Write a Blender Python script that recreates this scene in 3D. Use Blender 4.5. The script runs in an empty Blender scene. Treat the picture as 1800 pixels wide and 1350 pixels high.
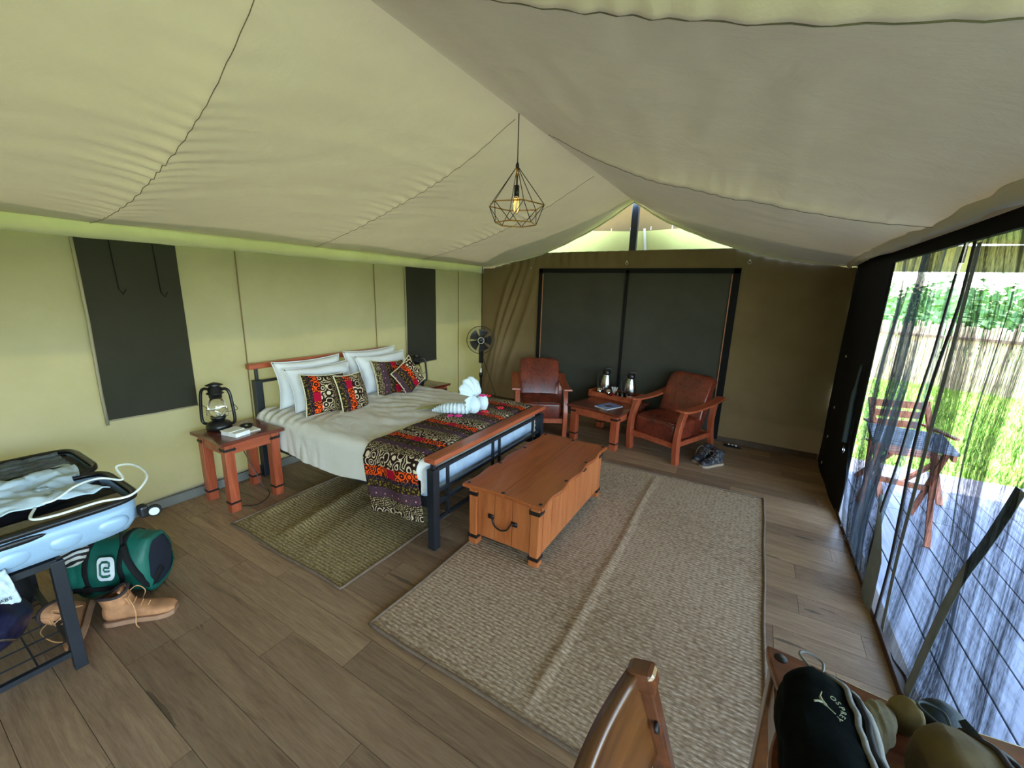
import bpy, bmesh, math, random
from math import sin, cos, pi, radians, sqrt, exp
from mathutils import Vector, Matrix, noise
random.seed(7)
S = bpy.context.scene
COL = S.collection

# ------------------------------------------------------------------ camera
camd = bpy.data.cameras.new('camera'); cam = bpy.data.objects.new('camera', camd); COL.objects.link(cam)
camd.sensor_width = 36.0; camd.lens = 14.395; camd.clip_start = 0.02; camd.clip_end = 300
_y, _p, _r = -0.5328, 0.2222, 0.0295
fw = Vector((sin(_y)*cos(_p), cos(_y)*cos(_p), -sin(_p))); rt = Vector((cos(_y), -sin(_y), 0)); up = rt.cross(fw)
rt2 = rt*cos(_r) + up*sin(_r); up2 = -rt*sin(_r) + up*cos(_r)
cam.matrix_world = Matrix(((rt2.x, up2.x, -fw.x, 3.9253), (rt2.y, up2.y, -fw.y, -5.6112), (rt2.z, up2.z, -fw.z, 1.7831), (0, 0, 0, 1)))
S.camera = cam

# ------------------------------------------------------------------ world, sun, exposure
W = bpy.data.worlds.new('sky'); S.world = W; W.use_nodes = True
wn = W.node_tree.nodes; wl = W.node_tree.links
sky = wn.new('ShaderNodeTexSky'); sky.sky_type = 'NISHITA'; sky.sun_disc = False
sky.sun_elevation = radians(38); sky.sun_rotation = radians(300); sky.dust_density = 1.0; sky.ozone_density = 1.2
wn['Background'].inputs[1].default_value = 0.45
wl.new(sky.outputs[0], wn['Background'].inputs[0])
sd = bpy.data.lights.new('sun', 'SUN'); sd.energy = 5.0; sd.angle = radians(1.0); sd.color = (1, .95, .86)
so = bpy.data.objects.new('sun', sd); COL.objects.link(so)
so.rotation_euler = Vector((0.70, -0.30, -0.58)).to_track_quat('-Z', 'Y').to_euler()
S.view_settings.view_transform = 'Standard'; S.view_settings.look = 'None'
S.view_settings.exposure = 3.1; S.view_settings.gamma = 1.0; S.view_settings.use_curve_mapping = False
S.cycles.max_bounces = 10; S.cycles.diffuse_bounces = 5; S.cycles.transparent_max_bounces = 24
S.cycles.transmission_bounces = 8; S.cycles.sample_clamp_indirect = 6

# ------------------------------------------------------------------ material helpers
def L(r, g, b):
    f = lambda c: ((c/255+.055)/1.055)**2.4 if c > 10 else c/255/12.92
    return (f(r), f(g), f(b), 1)
class NT:
    def __init__(s, name):
        s.m = bpy.data.materials.new(name); s.m.use_nodes = True; s.t = s.m.node_tree; s.n = s.t.nodes
        s.b = s.n['Principled BSDF']; s.out = s.n['Material Output']
    def new(s, k, **kw):
        n = s.n.new('ShaderNode'+k)
        for a, v in kw.items(): setattr(n, a, v)
        return n
    def put(s, sock, v):
        if isinstance(v, bpy.types.NodeSocket): s.t.links.new(v, sock)
        elif v is not None: sock.default_value = v
    def math(s, op, a, b=None, c=None):
        n = s.new('Math', operation=op); s.put(n.inputs[0], a); s.put(n.inputs[1], b)
        if c is not None: s.put(n.inputs[2], c)
        return n.outputs[0]
    def mix(s, f, a, b, mode='MIX'):
        n = s.new('Mix', data_type='RGBA', blend_type=mode); s.put(n.inputs[0], f); s.put(n.inputs[6], a); s.put(n.inputs[7], b)
        return n.outputs[2]
    def co(s, kind='Object', scale=(1, 1, 1), loc=(0, 0, 0), rot=(0, 0, 0)):
        n = s.new('TexCoord'); m = s.new('Mapping'); s.t.links.new(n.outputs[kind], m.inputs[0])
        m.inputs[1].default_value = loc; m.inputs[2].default_value = rot; m.inputs[3].default_value = scale
        return m.outputs[0]
    def noise(s, v, scale=5, detail=4, rough=.55, dist=0):
        n = s.new('TexNoise'); s.put(n.inputs['Vector'], v); n.inputs['Scale'].default_value = scale
        n.inputs['Detail'].default_value = detail; n.inputs['Roughness'].default_value = rough; n.inputs['Distortion'].default_value = dist
        return n.outputs[0]
    def vor(s, v, scale=5, rnd=1, out='Distance'):
        n = s.new('TexVoronoi'); s.put(n.inputs['Vector'], v); n.inputs['Scale'].default_value = scale; n.inputs['Randomness'].default_value = rnd
        return n.outputs[out]
    def wave(s, v, scale=5, dist=0, kind='BANDS', d='X', det=2):
        n = s.new('TexWave', wave_type=kind, bands_direction=d); s.put(n.inputs['Vector'], v)
        n.inputs['Scale'].default_value = scale; n.inputs['Distortion'].default_value = dist; n.inputs['Detail'].default_value = det
        return n.outputs[1]
    def ramp(s, f, cols, const=False):
        n = s.new('ValToRGB'); s.put(n.inputs[0], f); e = n.color_ramp.elements
        if const: n.color_ramp.interpolation = 'CONSTANT'
        while len(e) < len(cols): e.new(.5)
        for i, (p, c) in enumerate(cols): e[i].position = p; e[i].color = c if len(c) == 4 else (*c, 1)
        return n.outputs[0]
    def bump(s, h, strength=.3, dist=.01):
        n = s.new('Bump'); s.put(n.inputs['Height'], h); n.inputs['Strength'].default_value = strength; n.inputs['Distance'].default_value = dist
        s.t.links.new(n.outputs[0], s.b.inputs['Normal']); return n.outputs[0]
    def done(s, col=None, rough=.6, metal=0, spec=None, coat=None):
        s.put(s.b.inputs['Base Color'], col); s.put(s.b.inputs['Roughness'], rough); s.b.inputs['Metallic'].default_value = metal
        if spec is not None: s.b.inputs['Specular IOR Level'].default_value = spec
        if coat: s.b.inputs['Coat Weight'].default_value = coat; s.b.inputs['Coat Roughness'].default_value = .2
        return s.m
def simple(name, c, rough=.5, metal=0, var=.12, sc=14, bump=.0, spec=None):
    t = NT(name); v = t.co(); f = t.noise(v, sc, 4)
    d = tuple(x*(1-var) for x in c[:3]) + (1,); u = tuple(min(1, x*(1+var)) for x in c[:3]) + (1,)
    if bump: t.bump(t.noise(v, sc*6, 3), bump, .004)
    return t.done(t.ramp(f, [(.3, d), (.7, u)]), rough, metal, spec)
def wood(name, dark, mid, light, axis=0, rough=.35, sc=9, coat=.25):
    t = NT(name); s = [sc, sc, sc]; s[axis] = sc*.09; v = t.co(scale=tuple(s))
    f = t.noise(v, 1.6, 7, .62, .6); g = t.noise(v, 7, 4, .6)
    c = t.ramp(f, [(.28, dark), (.5, mid), (.74, light)])
    c = t.mix(.25, c, t.ramp(g, [(.3, dark), (.7, light)]))
    t.bump(g, .08, .002)
    return t.done(c, rough, coat=coat)
def canvas(name, c1, c2, trans, weave=900, tcol=None, bump=.25):
    t = NT(name); v = t.co()
    col = t.ramp(t.noise(v, 1.3, 5, .6), [(.3, c1), (.72, c2)])
    col = t.mix(t.math('MULTIPLY', t.noise(v, 6, 6, .7), .16), col, tuple(x*.55 for x in c1[:3])+(1,))
    nb = t.bump(t.noise(v, 3.2, 6, .62, .4), bump, .03)
    t.done(col, .9, spec=.15)
    if trans:
        tr = t.new('BsdfTranslucent'); t.put(tr.inputs[0], tcol or col); t.t.links.new(nb, tr.inputs[1])
        mx = t.new('MixShader'); mx.inputs[0].default_value = trans
        t.t.links.new(t.b.outputs[0], mx.inputs[1]); t.t.links.new(tr.outputs[0], mx.inputs[2]); t.t.links.new(mx.outputs[0], t.out.inputs[0])
    return t.m
M = {}
M['liner'] = canvas('liner cloth', L(210, 193, 158), L(222, 206, 172), .012, tcol=L(222, 206, 166), bump=.42)
M['valance'] = canvas('valance cloth', L(208, 204, 168), L(226, 222, 200), .30)
M['wall'] = canvas('wall canvas', L(144, 137, 114), L(158, 150, 128), .012, tcol=L(200, 196, 110))
M['wall_back'] = canvas('back wall canvas', L(112, 94, 66), L(128, 109, 80), .01)  # colour darkened to carry the shade from grazing side light
M['gable_flap'] = canvas('yellow olive flap', L(176, 168, 96), L(190, 182, 108), .045, tcol=L(215, 205, 100))
M['gable'] = canvas('brown gable canvas', L(104, 84, 52), L(120, 98, 62), .05)
M['dark_screen'] = canvas('dark window flap', L(50, 49, 40), L(58, 57, 48), 0, bump=.15)
M['grey_screen'] = canvas('dark grey door panel', L(64, 64, 57), L(76, 75, 67), .02, bump=.35)
M['black_canvas'] = canvas('black canvas', L(24, 24, 24), L(32, 32, 33), 0)
M['awning'] = canvas('olive awning', L(160, 156, 112), L(178, 173, 130), .30)
M['piping'] = simple('cream piping', L(205, 196, 165), .8)
M['hem'] = canvas('pale hem', L(215, 210, 190), L(225, 220, 200), .25)
M['black'] = simple('black painted steel', L(30, 34, 40), .38, .0, .2, 20, .05)
M['blackp'] = simple('black plastic', L(20, 20, 22), .35)
M['iron'] = simple('dark iron', L(34, 28, 27), .5, .3, .2)
M['steel'] = simple('brushed steel', L(205, 205, 205), .22, 1.0, .05)
M['chrome'] = simple('chrome', L(220, 220, 220), .12, 1.0, .03)
M['wood_ns'] = wood('red brown wood', L(118, 46, 26), L(166, 78, 48), L(192, 104, 68), 2)
M['wood_nsx'] = wood('red brown wood across', L(118, 46, 26), L(166, 78, 48), L(192, 104, 68), 1)
M['wood_top'] = wood('dark red brown top', L(78, 32, 22), L(104, 46, 32), L(122, 58, 40), 1, .22, coat=.5)
M['wood_chest'] = wood('orange brown chest wood', L(126, 58, 26), L(166, 86, 42), L(184, 102, 54), 1, .3)
M['wood_chestv'] = wood('orange brown chest wood upright', L(140, 70, 32), L(180, 100, 52), L(198, 122, 70), 2, .35)
M['wood_dark'] = wood('dark varnished wood', L(46, 24, 16), L(84, 46, 28), L(110, 62, 36), 1, .18, coat=.6)
M['wood_gold'] = wood('golden brown varnished wood', L(52, 28, 14), L(92, 54, 24), L(122, 76, 36), 1, .28, sc=7, coat=.5)
M['wood_out'] = wood('outdoor hardwood', L(126, 66, 44), L(164, 94, 66), L(190, 124, 94), 2, .6, coat=0)
M['slat_out'] = wood('weathered grey slats', L(84, 88, 104), L(112, 118, 138), L(138, 142, 160), 0, .7, coat=0)
M['glass'] = (lambda t: (t.b.inputs['Transmission Weight'].__setattr__('default_value', 1), t.done((1, 1, 1, 1), .02))[1])(NT('clear glass'))
M['white'] = simple('white glossy', L(232, 234, 236), .4)
M['wire_white'] = simple('white cable', L(225, 230, 228), .4)
M['paper'] = simple('paper', L(225, 222, 210), .7, 0, .03)
M['copper'] = simple('copper wire', L(200, 150, 70), .3, .9)
M['red'] = simple('red sachet', L(190, 20, 30), .5)
M['stone'] = simple('grey skirting', L(122, 122, 114), .8, 0, .1, 8, .2)
M['rubber'] = simple('rubber', L(24, 24, 24), .8)

def t_leather():
    t = NT('worn brown leather'); v = t.co()
    f = t.noise(v, 4, 7, .65, .8); g = t.noise(v, 26, 5, .7)
    c = t.ramp(f, [(.28, L(62, 24, 18)), (.5, L(106, 42, 28)), (.72, L(150, 64, 40))])
    c = t.mix(t.ramp(g, [(.5, (0, 0, 0, 1)), (.75, (.6, .6, .6, 1))]), c, L(80, 32, 28))
    t.bump(t.noise(v, 55, 4), .12, .004)
    return t.done(c, t.ramp(g, [(.3, (.22,)*3), (.8, (.42,)*3)]), spec=.6)
M['leather'] = t_leather()
def t_sheet(name, a, b, s=1):
    t = NT(name); v = t.co()
    t.bump(t.noise(v, 9, 6, .6, 1.2), .35, .015)
    return t.done(t.ramp(t.noise(v, 3, 3), [(.3, a), (.7, b)]), .85, spec=.2)
M['duvet'] = t_sheet('white duvet', L(216, 211, 200), L(224, 220, 211))
M['pillow'] = t_sheet('white pillowcase', L(212, 216, 222), L(224, 226, 230))
M['towel'] = t_sheet('white towelling', L(205, 220, 230), L(220, 232, 238))
M['shirt'] = t_sheet('pale blue cotton', L(176, 198, 214), L(196, 214, 226))
def t_floor():
    t = NT('oak look plank'); oi = t.new('ObjectInfo'); v0 = t.co(scale=(1.1, 13, 4))
    add = t.new('VectorMath', operation='ADD'); t.t.links.new(v0, add.inputs[0])
    cx = t.new('CombineXYZ'); t.put(cx.inputs[0], t.math('MULTIPLY', oi.outputs['Random'], 37.)); t.put(cx.inputs[1], t.math('MULTIPLY', oi.outputs['Random'], 91.))
    t.t.links.new(cx.outputs[0], add.inputs[1]); v = add.outputs[0]
    f = t.noise(v, 1.5, 8, .66, 1.4); g = t.noise(v, 8, 6, .7, .5)
    c = t.ramp(f, [(.22, L(88, 64, 46)), (.42, L(148, 116, 88)), (.6, L(172, 140, 108)), (.8, L(190, 160, 126))])
    c = t.mix(.3, c, t.ramp(g, [(.3, L(104, 80, 58)), (.7, L(192, 162, 130))]))
    kn = t.math('LESS_THAN', t.math('ADD', t.vor(v, .55), t.math('MULTIPLY', f, .25)), .22)
    c = t.mix(t.math('MULTIPLY', kn, .55), c, L(52, 42, 34))
    tint = t.ramp(oi.outputs['Random'], [(0, (.62, .60, .60, 1)), (.5, (.92, .90, .88, 1)), (1, (1.12, 1.1, 1.06, 1))])
    c = t.mix(1, c, tint, 'MULTIPLY'); t.bump(g, .12, .003)
    return t.done(c, .42, spec=.4)
M['plank'] = t_floor()
def t_deck():
    t = NT('weathered deck board'); oi = t.new('ObjectInfo'); v0 = t.co(scale=(10, 1.2, 4))
    add = t.new('VectorMath', operation='ADD'); t.t.links.new(v0, add.inputs[0])
    cx = t.new('CombineXYZ'); t.put(cx.inputs[0], t.math('MULTIPLY', oi.outputs['Random'], 50.)); t.t.links.new(cx.outputs[0], add.inputs[1])
    f = t.noise(add.outputs[0], 2.2, 7, .65, 1)
    c = t.ramp(f, [(.25, L(92, 92, 102)), (.5, L(128, 130, 146)), (.75, L(152, 156, 172))])
    t.bump(f, .2, .004)
    return t.done(c, .65)
M['deck'] = t_deck()
def t_rug(name, a, b, c_):
    t = NT(name); v = t.co()
    w = t.wave(t.co(scale=(1, 1, 1)), 13, 1.0, d='Y', det=3); k = t.vor(t.co(scale=(.55, 1.7, 1)), 62, .75)
    st = t.noise(t.co(scale=(2, 26, 1)), 1.6, 4)
    c = t.ramp(k, [(.12, c_), (.5, b), (.85, a)])
    c = t.mix(t.math('MULTIPLY', st, .5), c, b)
    c = t.mix(t.math('MULTIPLY', t.math('POWER', t.math('SUBTRACT', 1., w), 2.), .55), c, a)
    t.bump(t.math('ADD', k, t.math('MULTIPLY', w, -.8)), .55, .006)
    return t.done(c, .95, spec=.1)
M['rug'] = t_rug('woven sisal', L(122, 98, 74), L(182, 154, 124), L(222, 200, 172))
M['rug2'] = t_rug('woven sisal darker', L(104, 88, 58), L(158, 138, 98), L(198, 180, 136))
M['rug_edge'] = simple('brown tape edge', L(112, 92, 74), .9, 0, .2, 40, .3)

def t_print():
    t = NT('wax print cotton'); uv = t.new('TexCoord').outputs['UV']; sp = t.new('SeparateXYZ'); t.t.links.new(uv, sp.inputs[0])
    wob = t.math('MULTIPLY', t.math('SUBTRACT', t.noise(uv, 9, 2), .5), .012)
    ph = t.math('FRACT', t.math('DIVIDE', t.math('ADD', sp.outputs[0], wob), .40))
    brown = L(40, 20, 16); cream = L(214, 200, 150); org = L(232, 84, 20); aub = L(46, 24, 36); mag = L(160, 8, 44); oli = L(132, 110, 38)
    lt = lambda a, b: t.math('LESS_THAN', a, b)
    gt = lambda a, b: t.math('GREATER_THAN', a, b)
    def ringm(sc, fr, th, rnd): return gt(t.math('SINE', t.math('MULTIPLY', t.vor(uv, sc, rnd), fr)), th)
    dots = t.mix(lt(t.vor(uv, 78, .3), .30), brown, cream)
    vc = t.vor(uv, 13, 0.0); circ = t.mix(gt(t.math('SINE', t.math('MULTIPLY', vc, 55.)), .55), aub, L(110, 84, 96))
    circ = t.mix(lt(vc, .07), circ, L(226, 150, 150))
    sw = t.mix(ringm(15, 27., .55, .8), brown, L(206, 190, 156))
    ol = t.mix(gt(t.noise(uv, 60, 3), .52), L(36, 24, 14), oli); ol = t.mix(t.math('MULTIPLY', ringm(20, 20., .1, 1), .8), ol, L(24, 16, 22))
    og = t.mix(ringm(19, 24., .15, .55), L(52, 18, 12), org)
    mg = t.math('MULTIPLY', gt(t.math('FRACT', t.math('MULTIPLY', sp.outputs[1], 3.3)), .74), 1.)
    og = t.mix(mg, og, mag)
    dk = t.mix(gt(t.noise(uv, 90, 2), .56), L(26, 16, 24), L(96, 74, 76))
    c = sw
    for p, k in ((.14, dots), (.32, circ), (.50, ol), (.62, dk), (.70, og), (.88, sw)): c = t.mix(gt(ph, p), c, k)
    return t.done(c, .85, spec=.15)
M['print'] = t_print()
def t_gauze(name, base, lo, hi, sc=160):
    t = NT(name); uv = t.new('TexCoord').outputs['UV']; mp = t.new('Mapping'); t.t.links.new(uv, mp.inputs[0]); mp.inputs[3].default_value = (1, .028, 1); m2 = t.new('Mapping'); t.t.links.new(uv, m2.inputs[0]); m2.inputs[3].default_value = (1, .10, 1); cl = t.noise(m2.outputs[0], 3.2, 2, .5, .3)
    st = t.noise(mp.outputs[0], 26, 5, .7); fine = t.noise(t.co(scale=(1, 1, .2)), sc, 2)
    a = t.math('ADD', t.math('ADD', t.math('MULTIPLY', st, .55), t.math('MULTIPLY', cl, .55)), t.math('MULTIPLY', fine, .18))
    al = t.ramp(a, [(.56, (lo,)*3), (.74, (hi,)*3)])
    t.done(base, .9, spec=.1); tr = t.new('BsdfTransparent'); mx = t.new('MixShader'); t.put(mx.inputs[0], al)
    t.t.links.new(tr.outputs[0], mx.inputs[1]); t.t.links.new(t.b.outputs[0], mx.inputs[2]); t.t.links.new(mx.outputs[0], t.out.inputs[0])
    return t.m
M['gauze'] = t_gauze('dark mesh gauze', L(44, 52, 60), .24, .93)
M['mesh_pack'] = simple('khaki cord mesh', L(128, 118, 92), .9, 0, .2, 40, .3)

# ------------------------------------------------------------------ geometry helpers
class MB:
    def __init__(s): s.bm = bmesh.new(); s.uv = None
    def box(s, c, d, rot=None, taper=1.0):
        vs = []
        for z in (-1, 1):
            k = taper if z > 0 else 1.0
            for x, y in ((-1, -1), (1, -1), (1, 1), (-1, 1)):
                p = Vector((x*d[0]/2*k, y*d[1]/2*k, z*d[2]/2))
                if rot is not None: p = rot @ p
                vs.append(s.bm.verts.new(p + Vector(c)))
        for f in ((3, 2, 1, 0), (4, 5, 6, 7), (0, 1, 5, 4), (1, 2, 6, 5), (2, 3, 7, 6), (3, 0, 4, 7)): s.bm.faces.new([vs[i] for i in f])
        return s
    def b(s, x0, x1, y0, y1, z0, z1): return s.box(((x0+x1)/2, (y0+y1)/2, (z0+z1)/2), (x1-x0, y1-y0, z1-z0))
    def tube(s, pts, r, n=8, closed=False, flat=None):
        pts = [Vector(p) for p in pts]; N = len(pts); rings = []; prev = None
        for i, p in enumerate(pts):
            a = pts[(i-1) % N] if (closed or i > 0) else p; b_ = pts[(i+1) % N] if (closed or i < N-1) else p
            t = (b_-a).normalized() if (b_-a).length > 1e-9 else Vector((0, 0, 1))
            if prev is None:
                u = Vector((0, 0, 1)) if abs(t.z) < .9 else Vector((1, 0, 0)); u = (u - t*u.dot(t)).normalized()
            else:
                u = prev - t*prev.dot(t); u = u.normalized() if u.length > 1e-6 else prev
            prev = u; w = t.cross(u); rr = r[i] if isinstance(r, (list, tuple)) else r; k2 = flat or 1.0
            rings.append([s.bm.verts.new(p + (u*cos(2*pi*k/n)*k2 + w*sin(2*pi*k/n))*rr) for k in range(n)])
        for i in range(N if closed else N-1):
            A, B_ = rings[i], rings[(i+1) % N]
            for k in range(n): s.bm.faces.new((A[k], A[(k+1) % n], B_[(k+1) % n], B_[k]))
        if not closed:
            s.bm.faces.new(rings[0][::-1]); s.bm.faces.new(rings[-1])
        return s
    def bar(s, a, b_, w, h, roll=0):
        a, b_ = Vector(a), Vector(b_); t = (b_-a).normalized(); u = Vector((0, 0, 1)) if abs(t.z) < .95 else Vector((0, 1, 0))
        x = t.cross(u).normalized(); y = x.cross(t)
        if roll: q = Matrix.Rotation(roll, 3, t); x = q @ x; y = q @ y
        R = Matrix((x, t, y)).transposed()
        return s.box((a+b_)/2, (w, (b_-a).length, h), R)
    def lathe(s, prof, c=(0, 0, 0), n=24, ax='z', R=None):
        rings = []
        for r, z in prof:
            ring = []
            for k in range(n):
                p = Vector((r*cos(2*pi*k/n), r*sin(2*pi*k/n), z))
                if R is not None: p = R @ p
                ring.append(s.bm.verts.new(p + Vector(c)))
            rings.append(ring)
        for A, B_ in zip(rings, rings[1:]):
            for k in range(n): s.bm.faces.new((A[k], A[(k+1) % n], B_[(k+1) % n], B_[k]))
        if prof[0][0] > 1e-4: s.bm.faces.new(rings[0][::-1])
        if prof[-1][0] > 1e-4: s.bm.faces.new(rings[-1])
        return s
    def prism(s, poly, f, a, b_):            # poly list of 2d, f(u,v,t)->3d
        A = [s.bm.verts.new(f(u, v, a)) for u, v in poly]; B_ = [s.bm.verts.new(f(u, v, b_)) for u, v in poly]; n = len(poly)
        s.bm.faces.new(A[::-1]); s.bm.faces.new(B_)
        for i in range(n): s.bm.faces.new((A[i], A[(i+1) % n], B_[(i+1) % n], B_[i]))
        return s
    def grid(s, nu, nv, f, wrap=False, uvf=None):
        V = [[s.bm.verts.new(f(i/(nu-1), j/(nv-1))) for j in range(nv)] for i in range(nu if not wrap else nu-1)]
        uvl = s.bm.loops.layers.uv.verify() if uvf else None
        for i in range(nu-1):
            i2 = (i+1) % len(V)
            for j in range(nv-1):
                fc = s.bm.faces.new((V[i][j], V[i2][j], V[i2][j+1], V[i][j+1])); fc.smooth = True
                if uvl:
                    for lp, (a, b_) in zip(fc.loops, ((i, j), (i+1, j), (i+1, j+1), (i, j+1))): lp[uvl].uv = uvf(a/(nu-1), b_/(nv-1))
        return s
    def ell(s, c, d, R=None, nu=16, nv=10, fn=None):
        def f(u, v):
            th = u*2*pi; ph = -pi/2 + v*pi; p = Vector((cos(ph)*cos(th)*d[0], cos(ph)*sin(th)*d[1], sin(ph)*d[2]))
            if fn: p = fn(p)
            if R is not None: p = R @ p
            return p + Vector(c)
        return s.grid(nu+1, nv+1, f, wrap=True)
    def mk(s, name, mat, parent=None, smooth=False, bevel=0, loc=None, sub=0, solid=0, weld=False):
        if weld: bmesh.ops.remove_doubles(s.bm, verts=s.bm.verts, dist=1e-5)
        bmesh.ops.recalc_face_normals(s.bm, faces=s.bm.faces)
        me = bpy.data.meshes.new(name); s.bm.to_mesh(me); s.bm.free()
        if smooth: me.polygons.foreach_set('use_smooth', [True]*len(me.polygons))
        me.materials.append(M[mat] if isinstance(mat, str) else mat)
        o = bpy.data.objects.new(name, me); COL.objects.link(o)
        if parent is not None: o.parent = parent
        if loc is not None: o.location = loc
        if solid: m = o.modifiers.new('solid', 'SOLIDIFY'); m.thickness = solid
        if bevel: m = o.modifiers.new('bevel', 'BEVEL'); m.width = bevel; m.segments = 2; m.limit_method = 'ANGLE'
        if sub: m = o.modifiers.new('sub', 'SUBSURF'); m.levels = m.render_levels = sub
        return o
def tag(o, label, cat, group=None, kind=None):
    o['label'] = label; o['category'] = cat
    if group: o['group'] = group
    if kind: o['kind'] = kind
    return o
def thing(name, label, cat, loc=(0, 0, 0), rz=0, group=None, R=None):
    o = bpy.data.objects.new(name, None); COL.objects.link(o); o.empty_display_size = .1
    if R is not None: o.matrix_world = Matrix.Translation(loc) @ R.to_4x4()
    else: o.location = loc; o.rotation_euler = (0, 0, rz)
    return tag(o, label, cat, group)
def struct(o): o['kind'] = 'structure'; return o
def axes(x, y):
    x = Vector(x).normalized(); y = Vector(y); y = (y - x*y.dot(x)).normalized(); z = x.cross(y)
    return Matrix((x, y, z)).transposed()
def clone(o, loc, rz=None, R=None, label=None):
    def cp(q, par):
        c = q.copy(); COL.objects.link(c)
        if par is not None: c.parent = par; c.matrix_parent_inverse = q.matrix_parent_inverse.copy()
        for ch in list(q.children): cp(ch, c)
        return c
    kids = list(o.children); c = o.copy(); COL.objects.link(c)
    for k in kids: cp(k, c)
    c.location = loc
    if rz is not None: c.rotation_euler = (0, 0, rz)
    if label: c['label'] = label
    return c
def nz(x, y, z, s=1, o=0): return noise.noise(Vector((x*s+o, y*s+o*1.7, z*s)))
def lerp(tab, x):
    if x <= tab[0][0]: return tab[0][1]
    for (a, va), (b_, vb) in zip(tab, tab[1:]):
        if x <= b_: return va + (vb-va)*(x-a)/(b_-a)
    return tab[-1][1]
def smooth_pts(pts, n=6, closed=False):
    P = [Vector(p) for p in pts]; out = []; N = len(P)
    for i in range(N if closed else N-1):
        p0 = P[(i-1) % N] if closed or i > 0 else P[i]; p1 = P[i]; p2 = P[(i+1) % N]; p3 = P[(i+2) % N] if closed or i < N-2 else p2
        for k in range(n):
            t = k/n; out.append(.5*((2*p1)+(p2-p0)*t+(2*p0-5*p1+4*p2-p3)*t*t+(3*p1-p0-3*p2+p3)*t**3))
    if not closed: out.append(P[-1])
    return out

# ================================================================== SETTING
WX, Y0, Y1 = 4.73, -7.7, 0.0
# ---- floor with planks
fb = MB().b(-.06, WX, Y0, .3, -.12, -.012); floor = struct(fb.mk('floor', 'plank'))
pm = MB().b(-.5985, .5985, -.0895, .0895, -.013, 0).mk('plank', 'plank', floor); first = True
row = 0; y = 0.0 - .155
rnd = random.Random(3)
offs = {-4.885: 1.592, -4.70: 2.05, -5.065: 1.58}
yy = -4.885 + .181*27
while yy > Y0 + .05:
    off = rnd.uniform(0, 1.2)
    for k, v in offs.items():
        if abs(yy-k) < .03: off = v % 1.2
    x = off - 1.2
    while x < WX:
        a, b_ = max(x, 0.0), min(x+1.2, WX)
        if b_-a > .04 and yy < .2:
            if first: o = pm; first = False
            else: o = pm.copy(); COL.objects.link(o)
            o.parent = floor; o.location = ((a+b_)/2, yy, 0); o.scale = ((b_-a)/1.2, 1, 1)
        x += 1.2
    yy -= .181
# ---- left wall
def wl_f(u, v):
    yv = Y0 + (0.02-Y0)*u; z = 2.075*v
    x = .012*nz(yv, z, 3, 1.6) + .006*nz(yv, z*2, 9, 5) - .012
    for s_ in (-5.35, -3.69, -2.2, -.62): x += -.006*exp(-((yv-s_)/.012)**2)
    for s_ in (-4.72,): x += .016*nz(yv*2, z*.6, 4, 2.3)*exp(-((yv-s_)/.3)**2)
    return Vector((min(x, 0.004), yv, z))
wall_left = struct(MB().grid(360, 50, wl_f).mk('wall_left', 'wall'))
for s_ in (-3.69, -2.2, -.62, -5.35): MB().b(-.002, .004, s_-.004, s_+.004, .02, 2.07).mk('seam', M['wall_back'], wall_left)
def flap(name, ya, yb, z0a, z0b):
    w = struct(MB().grid(14, 20, lambda u, v: Vector((.008+.003*nz(u*3, v*3, 1), ya+(yb-ya)*u, z0a+(z0b-z0a)*u + (2.06-z0a)*v))).mk(name, 'dark_screen'))
    MB().tube([(.012, ya, 2.05), (.014, ya+.004, 1.5), (.014, ya-.003, 1.), (.012, ya, z0a-.03)], .010, 6).mk('piping', 'wall', w, True)
    MB().tube([(.012, ya, z0a), (.014, (ya+yb)/2, (z0a+z0b)/2-.004), (.012, yb, z0b)], .006, 6).mk('bottom_hem', 'wall', w, True)
    return w
w1 = flap('window_1', -4.68, -4.115, .79, .785); w2 = flap('window_2', -1.72, -1.135, .79, .795)
for yc, z1 in ((-4.50, 1.72), (-4.26, 1.70)):
    MB().tube([(.014, yc, 2.1), (.016, yc+.01, z1), (.02, yc+.03, z1-.035), (.016, yc+.05, z1)], .0035, 5).mk('tie_cord', 'black_canvas', w1, True)
# skirting of left and back wall
struct(MB().b(.004, .022, Y0, -.03, 0, .075).mk('baseboard_left', 'stone'))
struct(MB().b(.03, WX-.02, -.022, -.004, 0, .07).mk('baseboard_back', simple('brown skirting', L(84, 66, 50), .7)))
# ---- back wall
def wb_f(u, v):
    x = -.02 + (WX+.06)*u; top = 2.35 if 1.1 < x < 3.72 else 2.35 - .22*min(1, (1.1-x if x < 1.1 else x-3.72)/.9)
    z = top*v; yv = -.004 + .010*nz(x, z, 7, 1.8)
    # slack diagonal folds by the left corner
    for q, (a, w_, am) in enumerate(((.30, .05, .05), (.42, .045, .055), (.52, .03, .035), (.70, .05, .03))):
        xc = a + .30*(z-1.1) + .03*sin(z*3+q); k = max(0, min(1, (z-.1)/.5))*max(0, min(1, (2.4-z)/.5))
        yv += -am*exp(-((x-xc)/w_)**2)*k
    if 3.7 < x: yv += .018*nz(x*1.4, z*1.4-x, 2, 1.5)
    if z > 2.14: yv += -.010*sin(x*46+3*nz(x, 0, 0, 2))*min(1, (z-2.14)/.08)*(1 if x < 2.35 else .4)
    if x < .08: yv *= max(0, x/.08)
    return Vector((x, min(yv, .02), z))
wall_back = struct(MB().grid(260, 90, wb_f).mk('wall_back', 'wall_back'))
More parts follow.
